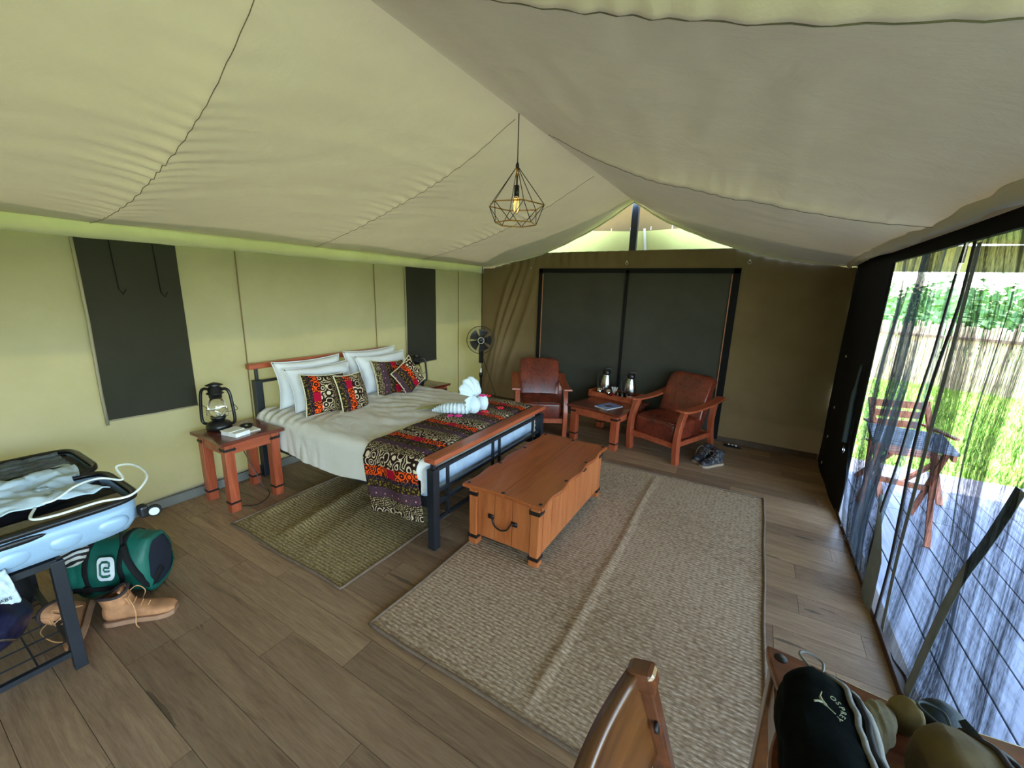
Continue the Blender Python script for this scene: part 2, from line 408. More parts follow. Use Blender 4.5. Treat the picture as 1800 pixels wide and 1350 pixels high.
dr = struct(MB().grid(60, 40, lambda u, v: Vector((1.09+2.53*u, -.012-.010*abs(nz(u*5, v*5, 3))-.012*exp(-((u-.30*v-.1)/.05)**2)-.012*exp(-((u-.62+.3*v)/.05)**2)-.02*exp(-((u-.2-.33*v)/.04)**2)*(1-v), .04+2.04*v))).mk('door_1', 'grey_screen'))
for n_, x0, x1, z0, z1 in (('frame', 1.045, 1.10, .03, 2.12), ('frame', 3.60, 3.675, .03, 2.12), ('frame', 1.045, 3.675, 2.065, 2.125), ('frame', 2.335, 2.375, .03, 2.10)):
    MB().b(x0, x1, -.034, -.024, z0, z1).mk(n_, 'black_canvas', dr)
for x0 in (1.108, 3.585): MB().b(x0, x0+.010, -.040, -.028, .06, 2.05).mk('zip', simple('pink brown zip', L(176, 120, 92), .6), dr)
for x0, zz in ((.924, 2.115), (2.341, 2.19), (3.746, 2.185)):
    t_ = tag(MB().tube([(x0+.018*cos(a*pi/5), -.055, zz+.018*sin(a*pi/5)) for a in range(10)], .004, 6, closed=True).b(x0-.008, x0+.008, -.06, -.01, zz+.012, zz+.03).mk('wall_ring', 'steel', smooth=False),
             {.924: 'steel ring and tab at upper left of the dark back door', 2.341: 'steel ring and tab above the middle of the dark back door', 3.746: 'steel ring and tab at upper right of the dark back door'}[x0], 'ring', 'steel rings along the top of the back wall')
# gable behind
gab = struct(MB().prism([(-.3, 1.2), (WX, 1.2), (WX, 2.3), (2.36, 3.15), (0.0, 2.3)], lambda u, v, t: Vector((u, t, v)), .42, .44).mk('wall_gable', 'gable'))
gf = struct(MB().grid(40, 6, lambda u, v: Vector((.7+3.4*u, .30+.01*sin(u*30), 2.15+(.50+.02*sin(u*9))*v))).mk('wall_gable_flap', 'gable_flap'))
for i in range(12): MB().b(.9+i*.27, .908+i*.27, .285, .30, 2.64, 2.68).mk('hook', 'hem', gf)
pole = tag(MB().b(2.315, 2.405, .06, .12, 0, 2.98).mk('tent_pole', 'black', bevel=.006), 'black square ridge pole seen in the gable above the dark back door', 'pole')
MB().bar((2.50, .29, 2.2), (2.44, .29, 2.66), .03, .004).mk('strap', 'hem', gf)
# ---- unseen sun blocks added along the left eave and wall foot
struct(MB().grid(4, 60, lambda u, v: Vector((.02-.9*u, .6+(Y0-.6)*v, 2.36-.34*u+.02*sin(v*40)))).mk('eave_sun_block', 'awning', solid=.004))
struct(MB().b(-.10, -.035, Y0, .1, -.40, .10).mk('wall_foot_sun_block', 'gable'))  # unseen skirt added outside to stop sun leaking in under the wall
# ---- roof liner
struct(MB().b(-.3, WX+.3, -.05, .75, 3.22, 3.24).b(-.3, -.05, -.05, .6, 2.0, 3.24).mk('gable_sun_block', 'gable'))  # unseen cover added over the gable gap to block direct sun
PR = [(0, 2.945), (.12, 2.875), (.25, 2.79), (.44, 2.68), (.68, 2.565), (.94, 2.46), (1.3, 2.345), (1.6, 2.265), (1.85, 2.215), (2.1, 2.175), (2.37, 2.15)]
def liner(side, seams):
    def zof(d, yv):
        a = [q for q in seams]
        for (ya, oa), (yb, ob) in zip(a, a[1:]):
            if ya >= yv >= yb: break
        t = (ya-yv)/(ya-yb); o_ = oa+(ob-oa)*t; dd = d/2.37; shp = sin(pi*min(1, dd))**.8 if 0 < dd < 1 else 0
        z = lerp(PR, d) + o_*shp + (.14 if side > 0 else .07)*shp*(sin(pi*t)**.65)*min(1, (ya-yb)/1.5)
        # puckers beside the stitched seams
        for ys, _ in a[1:]:
            q = (yv-ys); ss = d*62 + 5*nz(d, 0, 0, 2.5)
            if abs(q) < .35 and ys > -7: z += (.4 if side > 0 else 1)*(.007+.006*nz(d*3, ys, 2))*sin(ss + q*7)*exp(-(abs(q)/.13))*shp
        if side > 0:
            for ys, _ in a[1:]: z -= .040*exp(-abs(yv-ys)/.10)*shp*(1 if yv > ys else .8)
            z += .010*nz(d*1.2, yv*6+d*1.5, 3, 1.2)*shp*exp(-max(0, (2.6-yv-2.6-.0))/9)
        z += .006*nz(d*5+yv*2, yv*1.3-d, 9, 1.4)*shp
        z += .024*nz(d*.9, yv*.7, side, 1.3)*shp + .004*nz(d*3, yv*1.2, side, 2)*shp
        return z
    def f(u, v):
        d = 2.37*v; yv = -.02 + (Y0+.02)*u
        return Vector((2.36 + side*d, yv, zof(d, yv)))
    return f
SL = [(-.02, 0), (-1.4, .07), (-2.95, .07), (-4.58, -.05), (-6.3, 0), (-7.8, 0)]
SR = [(-.02, -.01), (-2.6, .07), (-4.56, .06), (-6.2, 0), (-7.8, 0)]
fL, fR = liner(-1, SL), liner(1, SR)
ceiling = struct(MB().grid(420, 150, fL).grid(420, 150, fR).mk('ceiling', 'liner'))
def seamline(f, ys, name='seam'):
    u = (ys+.02)/(Y0+.02); pts = [f(u, v/60) + Vector((0, 0, -.004)) for v in range(1, 60)]
    MB().tube(pts, .0018, 5).mk(name, simple('seam thread', L(128, 118, 92), .9), ceiling, True)
for s_ in (-1.4, -2.95, -4.58): seamline(fL, s_)
for s_ in (-2.6, -4.54): seamline(fR, s_)
for f_ in (fL, fR): MB().tube([f_(0, v/50)+Vector((0, -.005, -.006)) for v in range(51)], .011, 6).mk('hem', 'hem', ceiling, True)
def val(side):
    def f(u, v):
        yv = -.01 + (Y0+.01)*u; w_ = .010*sin(yv*7+2*nz(yv, 0, 0, 1.3))*v + .012*nz(yv*4, v*2, side)
        return Vector(((.012 if side < 0 else WX-.012) - side*(.018+w_), yv, 2.165 - .115*v + .004*nz(yv*6, 0, 2)))
    return f
vl = struct(MB().grid(260, 6, val(-1)).mk('trim_1', 'valance', solid=.004))
vr_ = struct(MB().grid(260, 8, lambda u, v: Vector((4.655-.03*sin(v*pi)+.018*nz(u*40, v*2, 5), .0+Y0*u, 2.25-.115*v-.02*(1-min(1, u*12)) + .014*nz(u*30, 0, 8)))).mk('trim_2', 'hem', solid=.004))
# corner pole left back
tag(MB().tube([(.05, -.07, 0), (.05, -.07, 2.15)], .007, 8).mk('corner_cord', 'black', smooth=True), 'thin black cord running down the far left tent corner', 'cord')
# ---- right wall (black canvas, mesh, header)
wr = struct(MB().grid(30, 30, lambda u, v: Vector((WX+.004+.012*nz(u*3, v*3, 4)-.02*sin(u*pi), -.0-1.46*u, 2.25*v))).mk('wall_right', 'black_canvas', solid=.008))
MB().b(WX-.005, WX+.02, Y0, -1.3, 2.075, 2.27).mk('header_band', 'black_canvas', wr)
for zz in (.40, .10, .72, 1.25): MB().b(4.70, 4.715, -.42-zz*.1, -.40-zz*.1, zz, zz+.02).mk('toggle', 'hem', wr)
wf = struct(MB().grid(30, 10, lambda u, v: Vector((WX*u, Y0, 2.9*v))).mk('wall_front', 'wall'))
thr = struct(MB().b(4.722, 4.79, Y0, -.9, -.10, .035).mk('trim_3', simple('dark threshold beam', L(58, 36, 26), .5), bevel=.004))

# ---- outdoors
GZ = -.38
ground = struct(MB().grid(60, 60, lambda u, v: Vector((-40+90*u, -30+90*v, GZ+.05*nz(u*30, v*30, 1)-.02))).mk('ground', (lambda t: t.done(t.ramp(t.noise(t.co(), .9, 8, .7), [(.3, L(104, 132, 52)), (.55, L(140, 168, 74)), (.8, L(178, 188, 120))]), .9))(NT('lawn'))))
deck = struct(MB().b(4.80, 8.2, Y0, .33, -.16, -.06).mk('deck', 'black_canvas'))
bm0 = None; rr = random.Random(5); x = 4.872
while x < 8.2:
    yv = Y0 + rr.uniform(0, 2.2) - 2.2
    while yv < .34:
        a, b_ = max(yv, Y0), min(yv+2.4, .36)
        if b_ > a+.05:
            if bm0 is None: bm0 = o = MB().b(-.076, .076, -.5, .5, -.045, -.02).mk('board', 'deck', deck, bevel=.003)
            else: o = bm0.copy(); COL.objects.link(o)
            o.parent = deck; o.location = (x, (a+b_)/2, 0); o.scale = (1, (b_-a-.004), 1)
        yv += 2.4
    x += .1585
# veranda awning: flat fly sheet over the deck
aw = thing('awning', 'olive canvas awning over the deck outside the mesh doors', 'awning', (0, 0, 0))
MB().grid(30, 30, lambda u, v: Vector((4.76+1.7*u, Y0-.3+(.9-Y0)*v, 2.38-.02*u+.03*sin(pi*u)+.015*nz(u*4, v*9, 2)))).mk('roof_sheet', 'awning', aw, solid=.006)
MB().grid(30, 4, lambda u, v: Vector((4.76+3.0*u, .60+.01*sin(u*20), 2.38-.26*v-.02*u))).mk('drop_edge', 'awning', aw, solid=.004)
for xx in (6.4,):
    for yv in (-4.9, -7.4): MB().tube([(xx, yv, GZ), (xx, yv, 2.36)], .03, 10).mk('post', 'wood_out', aw, True)
# stick fence
fa, fb_ = Vector((4.0, 12.2, 0)), Vector((19.5, 2.2, 0))
fence = thing('stick_fence', 'pale upright stick fence with a horizontal rail beyond the lawn', 'fence', (0, 0, 0))
mbp = MB(); rr = random.Random(9)
for i in range(300):
    p = fa.lerp(fb_, i/299); h = rr.uniform(1.55, 1.72)
    mbp.tube([p+Vector((0, 0, GZ-.02)), p+Vector((rr.uniform(-.02, .02), 0, GZ+h))], rr.uniform(.024, .034), 5)
po = mbp.mk('poles', simple('bleached sticks', L(206, 182, 160), .9, 0, .25, 3), fence); po['kind'] = 'stuff'
MB().bar(fa+Vector((-.05, -.08, GZ+1.32)), fb_+Vector((-.05, -.08, GZ+1.32)), .05, .07).mk('rail', simple('grey rail', L(110, 90, 78), .9), fence)
# grass blades
mbg = MB(); rr = random.Random(11)
for i in range(26000):
    x = rr.uniform(4.2, 13.5); yv = rr.uniform(.42, 9.5)
    if x > 8.3: yv = rr.uniform(-4, 9)
    h = rr.uniform(.05, .13); a = rr.uniform(0, pi); w_ = rr.uniform(.006, .013)
    p = Vector((x, yv, GZ-.02)); d = Vector((cos(a)*w_, sin(a)*w_, 0)); q = p+Vector((rr.uniform(-.05, .05), rr.uniform(-.05, .05), h+.02))
    mbg.bm.faces.new((mbg.bm.verts.new(p-d), mbg.bm.verts.new(p+d), mbg.bm.verts.new(q)))
gr = mbg.mk('grass', simple('grass blades', L(128, 170, 66), .8, 0, .35, 1.5)); tag(gr, 'bright sunlit green lawn grass beyond the deck', 'grass', kind='stuff')
# trees beyond the fence
leafm = simple('tree leaves', L(110, 146, 84), .8, 0, .35, 2); bark = simple('bark', L(90, 74, 58), .9)
def tree(x, yv, h, r, label, seed):
    rr = random.Random(seed); t = thing('tree', label, 'tree', (x, yv, GZ), 0, 'green trees beyond the stick fence')
    MB().tube([(0, 0, -.05), (.1, .05, h*.4), (0, .1, h*.75)], [.16, .11, .06], 8).mk('trunk', bark, t, True)
    mb = MB()
    for i in range(2600):
        a, b_, c = rr.gauss(0, .42), rr.gauss(0, .42), rr.gauss(0, .34); p = Vector((a*r, b_*r, h*.68+c*h*.42)); s_ = rr.uniform(.07, .16)
        R = Matrix.Rotation(rr.uniform(0, 6), 3, 'X') @ Matrix.Rotation(rr.uniform(0, 6), 3, 'Z')
        mb.bm.faces.new([mb.bm.verts.new(p+R @ Vector(v)*s_) for v in ((-1, 0, 0), (0, -.5, 0), (1, 0, 0), (0, .5, 0))])
    mb.mk('crown', leafm, t)
for i, (x, yv, h, r, lb) in enumerate(((9.2, 12.8, 2.2, 2.2, 'green tree behind the fence seen between the two mesh curtains'), (12.6, 11.5, 2.3, 2.6, 'green tree behind the fence at the right edge of the mesh view'),
        (6.4, 15.4, 2.3, 2.2, 'green tree behind the fence seen through the far mesh curtain'), (16.5, 8.6, 2.6, 2.6, 'tallest green tree behind the fence, right of the others'), (10.5, 18.5, 2.9, 3., 'farthest green tree behind the stick fence'))): tree(x, yv, h, r, lb, i)

# ================================================================== BED
bed = thing('bed', 'double bed with black steel frame and orange-brown wooden rails', 'bed', (0, 0, 0))
BY0, BY1 = -3.665, -2.085
hb = MB().b(.045, .115, BY0-.07, BY1+.03, 1.035, 1.085).mk('headboard_rail', 'wood_nsx', bed, bevel=.008)
for yv in (BY0, BY1): MB().b(.05, .11, yv-.035, yv+.035, 0, .93).b(.065, .095, yv-.012, yv+.012, .93, 1.04).mk('headboard_post', 'black', bed, bevel=.004)
MB().b(.07, .09, BY0, BY1, .90, .925).b(.07, .09, BY0, BY1, .56, .59).mk('headboard_bar', 'black', bed)
for k in range(5):
    yv = BY0+.22+k*.285; MB().b(.072, .088, yv-.012, yv+.012, .58, .91).mk('headboard_bar', 'black', bed)
MB().b(2.125, 2.225, BY0-.03, BY1+.03, .645, .682).mk('footboard_rail', 'wood_nsx', bed, bevel=.006)
for yv in (BY0, BY1): MB().b(2.15, 2.21, yv-.03, yv+.03, 0, .60).b(2.165, 2.195, yv-.012, yv+.012, .60, .65).mk('footboard_post', 'black', bed, bevel=.003)
for z in (.585, .425, .335): MB().b(2.17, 2.192, BY0, BY1, z-.013, z+.013).mk('footboard_bar', 'black', bed)
for yv in (BY0+.15, BY0+.73, BY0+.83, BY1-.15): MB().b(2.172, 2.190, yv-.010, yv+.010, .20 if abs(yv-BY0-.15) < .01 or yv > BY1-.2 else .33, .585).mk('footboard_bar', 'black', bed)
MB().b(2.172, 2.19, BY0, BY1, .195, .22).mk('footboard_bar', 'black', bed)
for yv in (BY0+.02, BY1-.02): MB().b(.08, 2.17, yv-.015, yv+.015, .29, .36).mk('side_rail', 'black', bed)
for k in range(9): MB().b(.22+k*.22, .29+k*.22, BY0+.03, BY1-.03, .335, .355).mk('slat', 'wood_ns', bed)
MB().b(1.1, 1.14, -2.9, -2.86, 0, .335).mk('centre_leg', 'black', bed)
# mattress
tag(MB().b(.12, 2.11, BY0+.005, BY1-.005, .357, .60).mk('mattress', simple('sky-tinted mattress', L(170, 188, 205), .9), bevel=.03), 'pale mattress on the bed behind the black footboard bars', 'mattress')  # bluish sky bounce on the white bedding is put into this colour
def crosspath(z0, yn, yf, ztop, r, off=0, zf=.40):
    P = [(yn-off, z0)]; P.append((yn-off, ztop-r-.12)); 
    for k in range(7): a = pi - pi/2*k/6; P.append((yn+r+(r+off)*cos(a), ztop-r+(r+off)*sin(a)))
    P.append(((yn+yf)/2, ztop+off+.012))
    for k in range(7): a = pi/2 - pi/2*k/6; P.append((yf-r+(r+off)*cos(a), ztop-r+(r+off)*sin(a)))
    P.append((yf+off, zf)); return P
def along(P, s):
    for (a, b_), (c, d) in zip(P, P[1:]):
        l = sqrt((c-a)**2+(d-b_)**2)
        if s <= l: return a+(c-a)*s/l, b_+(d-b_)*s/l
        s -= l
    return P[-1]
def plen(P): return sum(sqrt((c-a)**2+(d-b_)**2) for (a, b_), (c, d) in zip(P, P[1:]))
HEM = [(.1, .44), (.5, .40), (.85, .325), (1.3, .345), (1.7, .37), (2.1, .42)]
def duvet_pt(u, v):
    xa = .13 + 2.19*u; x = xa; dz = 0
    if xa > 2.03:
        e = xa-2.03; r = .07
        if e < r*pi/2: x = 2.03+r*sin(e/r); dz = r*(1-cos(e/r))
        else: x = 2.03+r; dz = r+(e-r*pi/2)
    z0 = lerp(HEM, min(xa, 2.1)) + .01*sin(xa*9)
    if xa > 2.05: z0 = .46
    P = crosspath(z0, -3.735, -2.03, .655, .075); s = v*plen(P); yv, z = along(P, s)
    w_ = 0
    top = z > .60
    if top: w_ = .012*nz(xa*1.2, yv*3, 0, 2.2) + .016*abs(nz(xa*2.2+yv*5, yv*2-xa*1, 0, 2.5)) + .010*sin((xa*.5-yv)*38+4*nz(xa, yv, 0, 2))*max(0, 1-abs(yv+2.5)/.7)*(1 if xa < 1.5 else .3)
    if top and xa < 1.0 and yv < -3.0: w_ += .011*sin((xa*1.0+yv*.35)*60+3*nz(xa, yv, 1, 2))*max(0, 1-(xa)/1.0)
    out = 0
    if not top and v < .4: out = (.016*sin(xa*34+3*nz(xa, z, 0, 2))*min(1, (.62-z)/.2)*max(0, 1-xa/1.3) + .012*nz(xa*2, z*2, 0, 1.5))*max(0, min(1, (1.62-xa)/.2))
    if xa > 2.04 and v < .2: out = 0; yv += .035*min(1, (xa-2.04)/.12)*(1 if z < .6 else 0)
    return Vector((x, yv-abs(out)*1.0 if v < .5 else yv, z-dz+w_))
tag(MB().grid(190, 150, duvet_pt).mk('duvet', 'duvet'), 'rumpled white duvet covering the bed and hanging over its sides', 'duvet')
def runner_pt(u, v):
    x = 1.60 + .50*u; hem = .20 + .05*u; P = crosspath(hem, -3.735, -2.03, .662, .075, .016, .34); s = v*plen(P); yv, z = along(P, s)
    if z < .6 and v < .4: x += .085*(.62-z)/.42; yv += -.012 - .012*sin(u*9+z*4)-.02*(.6-z)
    else: z += .006 + .004*nz(u*3, yv*5, 0, 1.5)
    if z > .6 and x > 2.05: z -= (x-2.05)*.3
    return Vector((x, yv, z))
_Pl = plen(crosspath(.22, -3.735, -2.03, .662, .075, .016, .34))
tag(MB().grid(30, 170, runner_pt, uvf=lambda u, v: (v*_Pl+.02, u*.5)).mk('bed_runner', 'print', solid=.006), 'brown bed runner with dots, rings and orange swirls across the foot of the bed', 'bed runner')
# pillows
def pillow(name, label, cat, w_, h, t_, loc, yaw, lean, roll, mat, group, piping=None, flange=False, uvo=(0, 0), seed=0):
    ex = Vector((0, 1, 0)); ey = Vector((-sin(lean), 0, cos(lean)))
    R = axes(ex, ey); Rz = Matrix.Rotation(yaw, 3, 'Z'); R = Rz @ R @ Matrix.Rotation(roll, 3, 'Z')
    th = thing(name, label, cat, loc, 0, group, R)
    def shape(sg):
        def f(u, v):
            a, b_ = u*2-1, v*2-1; pin = 1-.10*(1-b_*b_)*abs(a)**3; pin2 = 1-.10*(1-a*a)*abs(b_)**3
            e = max(0, (1-abs(a)**2.6)*(1-abs(b_)**2.6))**.5
            z = sg*t_/2*e*(1+.22*nz(a*1.5, b_*1.5, sg, 1.2, seed)) + (.012*nz(a*3, b_*3, 2, 1.3, seed) if e > 0 else 0)*e
            return Vector((a*w_/2*pin, b_*h/2*pin2, z))
        return f
    mb = MB()
    for sg in (1, -1): mb.grid(26, 26, shape(sg), uvf=lambda u, v: (u*w_+uvo[0], v*h+uvo[1]))
    mb.mk('cover', mat, th, weld=True)
    edge = []
    for k in range(100):
        q = k/25; s_ = int(q); t = (q-s_)*2-1; a, b_ = ((t, -1), (1, t), (-t, 1), (-1, -t))[s_]
        edge.append((a*w_/2*(1-.10*(1-b_*b_)*abs(a)**3)*1.01, b_*h/2*(1-.10*(1-a*a)*abs(b_)**3)*1.01, 0))
    MB().tube(edge, .006 if piping else .004, 6, closed=True).mk('piping', piping or mat, th, True)
    return th
WG = 'white pillows against the headboard'; CG = 'brown patterned cushions on the bed'
pillow('pillow', 'white pillow at the back left against the headboard', 'pillow', .70, .44, .20, (.235, -3.235, .875), 0, .16, 0, 'pillow', WG, seed=1)
pillow('pillow', 'white pillow behind the left pair of patterned cushions', 'pillow', .68, .42, .21, (.40, -3.22, .845), 0, .34, 0, 'pillow', WG, seed=2)
pillow('pillow', 'white pillow at the back right against the headboard', 'pillow', .72, .45, .20, (.225, -2.47, .885), 0, .14, 0, 'pillow', WG, seed=3)
pillow('pillow', 'white pillow behind the right pair of patterned cushions', 'pillow', .70, .43, .21, (.385, -2.44, .86), 0, .32, 0, 'pillow', WG, seed=4)
pillow('cushion', 'patterned cushion behind another in the left pair on the bed', 'cushion', .42, .38, .13, (.60, -3.34, .815), -.05, .35, -.10, 'print', CG, 'piping', uvo=(.22, .1), seed=5)
pillow('cushion', 'patterned cushion in front in the left pair, orange band upright', 'cushion', .36, .37, .13, (.72, -3.145, .805), .22, .30, -.06, 'print', CG, 'piping', uvo=(.21, .3), seed=6)
pillow('cushion', 'patterned cushion with ring discs behind the diamond-turned cushion', 'cushion', .44, .40, .13, (.545, -2.50, .82), 0, .36, -.10, 'print', CG, 'piping', uvo=(.06, .5), seed=7)
pillow('cushion', 'small patterned cushion turned on its corner like a diamond', 'cushion', .34, .33, .12, (.68, -2.37, .835), -.05, .28, .52, 'print', CG, 'piping', uvo=(.15, .2), seed=8)
# towel sculpture
tw = thing('towel_sculpture', 'white towel folded into an elephant shape with pink flowers on the bed', 'towel', (1.76, -2.66, .69))
def ball(c, r, ph):
    MB().ell(c, r, None, 24, 16, lambda p: p*(1+.05*sin(14*math.atan2(p.z, p.x)+ph))).mk('rolled_towel', 'towel', tw, True)
ball((.03, -.02, .072), (.072, .06, .085), 0); ball((.04, .105, .068), (.065, .05, .085), 1)
pts = [(-.30, -.20, .005), (-.24, -.17, .02), (-.15, -.15, .035), (-.06, -.12, .045), (.02, -.07, .05)]
sp_ = smooth_pts(pts, 10); MB().tube(sp_, [.008+.045*min(1, i/18)+.007*sin(i*1.9) for i in range(len(sp_))], 12).mk('body', 'towel', tw, True)
def hood(u, v):
    a = (u*2-1)*1.25; rr_ = .02+.165*v*(1-.12*(u*2-1)**2); fl = .012*sin(u*34)*v
    return Vector((.02+fl-.05*v*v+.03*sin(v*pi), -.0+sin(a)*rr_*1.0, .155+cos(a)*rr_*1.02-.02))
MB().grid(50, 14, hood).mk('hood', 'towel', tw, solid=.008)
MB().grid(30, 10, lambda u, v: Vector((.02+.01*sin(u*20), -.02-(.02+.09*v), .10+.07*u-.02*v-.05*v*(1-u)))).mk('flap', 'towel', tw, solid=.006)
FG = 'pink and red flowers around the towel elephant'
pk = simple('pink petals', L(214, 30, 130), .6); rd = simple('red petals', L(214, 16, 50), .6)
def flower(p, m, lb, r=.03):
    f = thing('flower', lb, 'flower', p, random.uniform(0, 6), FG)
    for k in range(5):
        a = k*2*pi/5; MB().ell((cos(a)*r*.6, sin(a)*r*.6, .006), (r*.5, r*.42, .008), Matrix.Rotation(a, 3, 'Z'), 8, 5).mk('petal', m, f)
    MB().ell((0, 0, .01), (.006, .006, .008), None, 6, 4).mk('stamen', 'copper', f)
flower((1.855, -2.63, .845), pk, 'magenta flower tucked under the towel elephant hood', .034)
flower((1.80, -2.47, .80), rd, 'red flower behind the right side of the towel elephant head', .04)
flower((1.87, -2.605, .69), rd, 'red flower lying between the rolled towel feet', .035)
flower((1.76, -2.86, .693), pk, 'magenta flower lying left of the towel elephant trunk', .033)
flower((1.70, -2.90, .693), pk, 'pink flower farthest left beside the towel elephant', .03)
flower((1.92, -2.42, .69), rd, 'red flower lying on the runner right of the towel elephant', .035)
def leaf_pt(u, v):
    w_ = .075*sin(pi*u)**.8; return Vector((1.28+.34*u, -2.92+.46*u+(v-.5)*2*w_, .684+.03*sin(pi*u)*(1-abs(v-.5)*2)+.012*u))
tag(MB().grid(30, 9, leaf_pt).mk('leaf', simple('olive leaf', L(148, 146, 92), .6)), 'long olive green leaf lying on the duvet beside the towel elephant', 'leaf')

# ================================================================== tables
def wavy(w_, d, a, nx, ny, n=40):
    P = []
    for i in range(n): t = i/n; P.append((-w_/2+w_*t, -d/2+a*(.5-.5*cos(2*pi*nx*t))))
    for i in range(n): t = i/n; P.append((w_/2-a*(.5-.5*cos(2*pi*ny*t)), -d/2+d*t))
    for i in range(n): t = i/n; P.append((w_/2-w_*t, d/2-a*(.5-.5*cos(2*pi*nx*t))))
    for i in range(n): t = i/n; P.append((-w_/2+a*(.5-.5*cos(2*pi*ny*t)), d/2-d*t))
    return P
XY = lambda u, v, t: Vector((u, v, t))
def bracket(parent, x, yv, z, sx, sy, hw):   # black corner strap with arrow tip on the two outer faces; sx,sy outward signs
    L_ = .085
    mb = MB(); o_ = .004
    for ax in (0, 1):
        pts = [(0, -.010), (L_*.75, -.010), (L_*.75, -.018), (L_, 0), (L_*.75, .018), (L_*.75, .010), (0, .010)]
        if ax == 0: mb.prism([(x-sx*a, z+b_) for a, b_ in pts], lambda u, v, t: Vector((u, t, v)), yv+sy*0, yv+sy*o_)
        else: mb.prism([(yv-sy*a, z+b_) for a, b_ in pts], lambda u, v, t: Vector((t, u, v)), x, x+sx*o_)
    mb.mk('bracket', 'iron', parent)
def small_table(name, label, cat, loc, rz, w_, d, h, group, leg=.07, top=.018, mat='wood_ns'):
    t = thing(name, label, cat, loc, rz, group)
    MB().prism(wavy(w_+.07, d+.07, .022, 1, 1), XY, h-.028, h).mk('tabletop', 'wood_top', t, bevel=.005)
    for sx in (-1, 1):
        for sy in (-1, 1):
            x, yv = sx*(w_/2-leg/2), sy*(d/2-leg/2)
            lg = MB().b(x-leg/2, x+leg/2, yv-leg/2, yv+leg/2, 0, h-.028).mk('leg', mat, t, bevel=.004)
            MB().b(x-leg/2-.003, x+leg/2+.003, yv-leg/2-.003, yv+leg/2+.003, .075, .092).mk('band', 'iron', lg)
            bracket(t, sx*(w_/2+.001), sy*(d/2+.001), h-.075, sx, sy, leg)
    for s_ in (-1, 1):
        MB().b(-w_/2+leg, w_/2-leg, s_*(d/2-.018)-.012, s_*(d/2-.018)+.012, h-.115, h-.028).mk('apron', 'wood_nsx', t)
        MB().b(s_*(w_/2-.018)-.012, s_*(w_/2-.018)+.012, -d/2+leg, d/2-leg, h-.115, h-.028).mk('apron', 'wood_nsx', t)
    return t
small_table('bedside_table', 'reddish wooden bedside table on the near side of the bed under a lantern', 'bedside table', (.345, -3.99, 0), 0, .43, .42, .60, 'bedside tables')
small_table('bedside_table', 'reddish wooden bedside table beyond the far side of the bed', 'bedside table', (.36, -1.80, 0), 0, .43, .42, .60, 'bedside tables')
small_table('coffee_table', 'square red-brown coffee table between the two leather armchairs', 'coffee table', (2.455, -.715, 0), -.19, .63, .74, .45, None, leg=.08)
# chest
ch = thing('blanket_chest', 'orange-brown wooden blanket chest with scalloped lid at the foot of the bed', 'chest', (2.62, -2.87, 0))
cw, cd, chh = .56, 1.22, .47
lid = MB().prism(wavy(cw+.07, cd+.06, .017, 1, 4), XY, chh-.026, chh).mk('lid', 'wood_chest', ch, bevel=.006)
for k in (0,): MB().b(-.0007, .0007, -cd/2, cd/2, chh-.001, chh+.0006).mk('joint', 'wood_dark', lid)
for x, yv in [(sx*(cw/2+.003), sy) for sx in (-1, 1) for sy in (-cd/2, -.2, .2, cd/2)] + [(0, -cd/2-.0), (0, cd/2)]:
    MB().lathe([(.0, .006), (.012, .003), (.014, 0)][::-1], (x*.99, yv*.985, chh), 10).mk('stud', 'iron', lid, True)
for sx in (-1, 1):
    for sy in (-1, 1):
        x, yv = sx*(cw/2-.035), sy*(cd/2-.035)
        lg = MB().b(x-.035, x+.035, yv-.035, yv+.035, .0, .07).b(x-.032, x+.032, yv-.032, yv+.032, .07, chh-.026).mk('leg', 'wood_chestv', ch, bevel=.006)
        MB().b(x-.038, x+.038, yv-.038, yv+.038, .055, .078).mk('band', 'iron', lg); MB().b(x-.038, x+.038, yv-.038, yv+.038, chh-.085, chh-.06).mk('band', 'iron', lg)
for s_ in (-1, 1):
    nb = 8; L0 = (cd-.14)/nb
    for k in range(nb): MB().b(s_*(cw/2-.012)-.008, s_*(cw/2-.012)+.008, -cd/2+.07+k*L0+.0025, -cd/2+.07+(k+1)*L0-.0025, .085, chh-.026).mk('panel', 'wood_chestv', ch, bevel=.002)
    for k in range(3):
        L1 = (cw-.14)/3; MB().b(-cw/2+.07+k*L1+.002, -cw/2+.07+(k+1)*L1-.002, s_*(cd/2-.025)-.008, s_*(cd/2-.025)+.008, .085, chh-.026).mk('panel', 'wood_chestv', ch, bevel=.002)
MB().b(-cw/2+.02, cw/2-.02, -cd/2+.03, cd/2-.03, .08, .40).mk('inner_body', 'wood_dark', ch)
for s_ in (-1, 1):
    yv = s_*(cd/2-.012)
    hnd = smooth_pts([(-.09, yv, .265), (-.075, yv+s_*.02, .262), (-.05, yv+s_*.03, .225), (0, yv+s_*.03, .205), (.05, yv+s_*.03, .225), (.075, yv+s_*.02, .262), (.09, yv, .265)], 5)
    MB().tube(hnd, .006, 8).b(-.115, -.07, yv-.008, yv+.004*s_+.004, .25, .28).b(.07, .115, yv-.008, yv+.004*s_+.004, .25, .28).mk('handle', 'iron', ch, True)
MB().prism([(-.03, .425), (-.012, .425), (.0, .445), (.012, .425), (.03, .425), (.008, .475-.012), (-.008, .475-.012)], lambda u, v, t: Vector((t, u+.18, v-.02)), cw/2-.004, cw/2+.006).mk('latch', 'iron', ch)

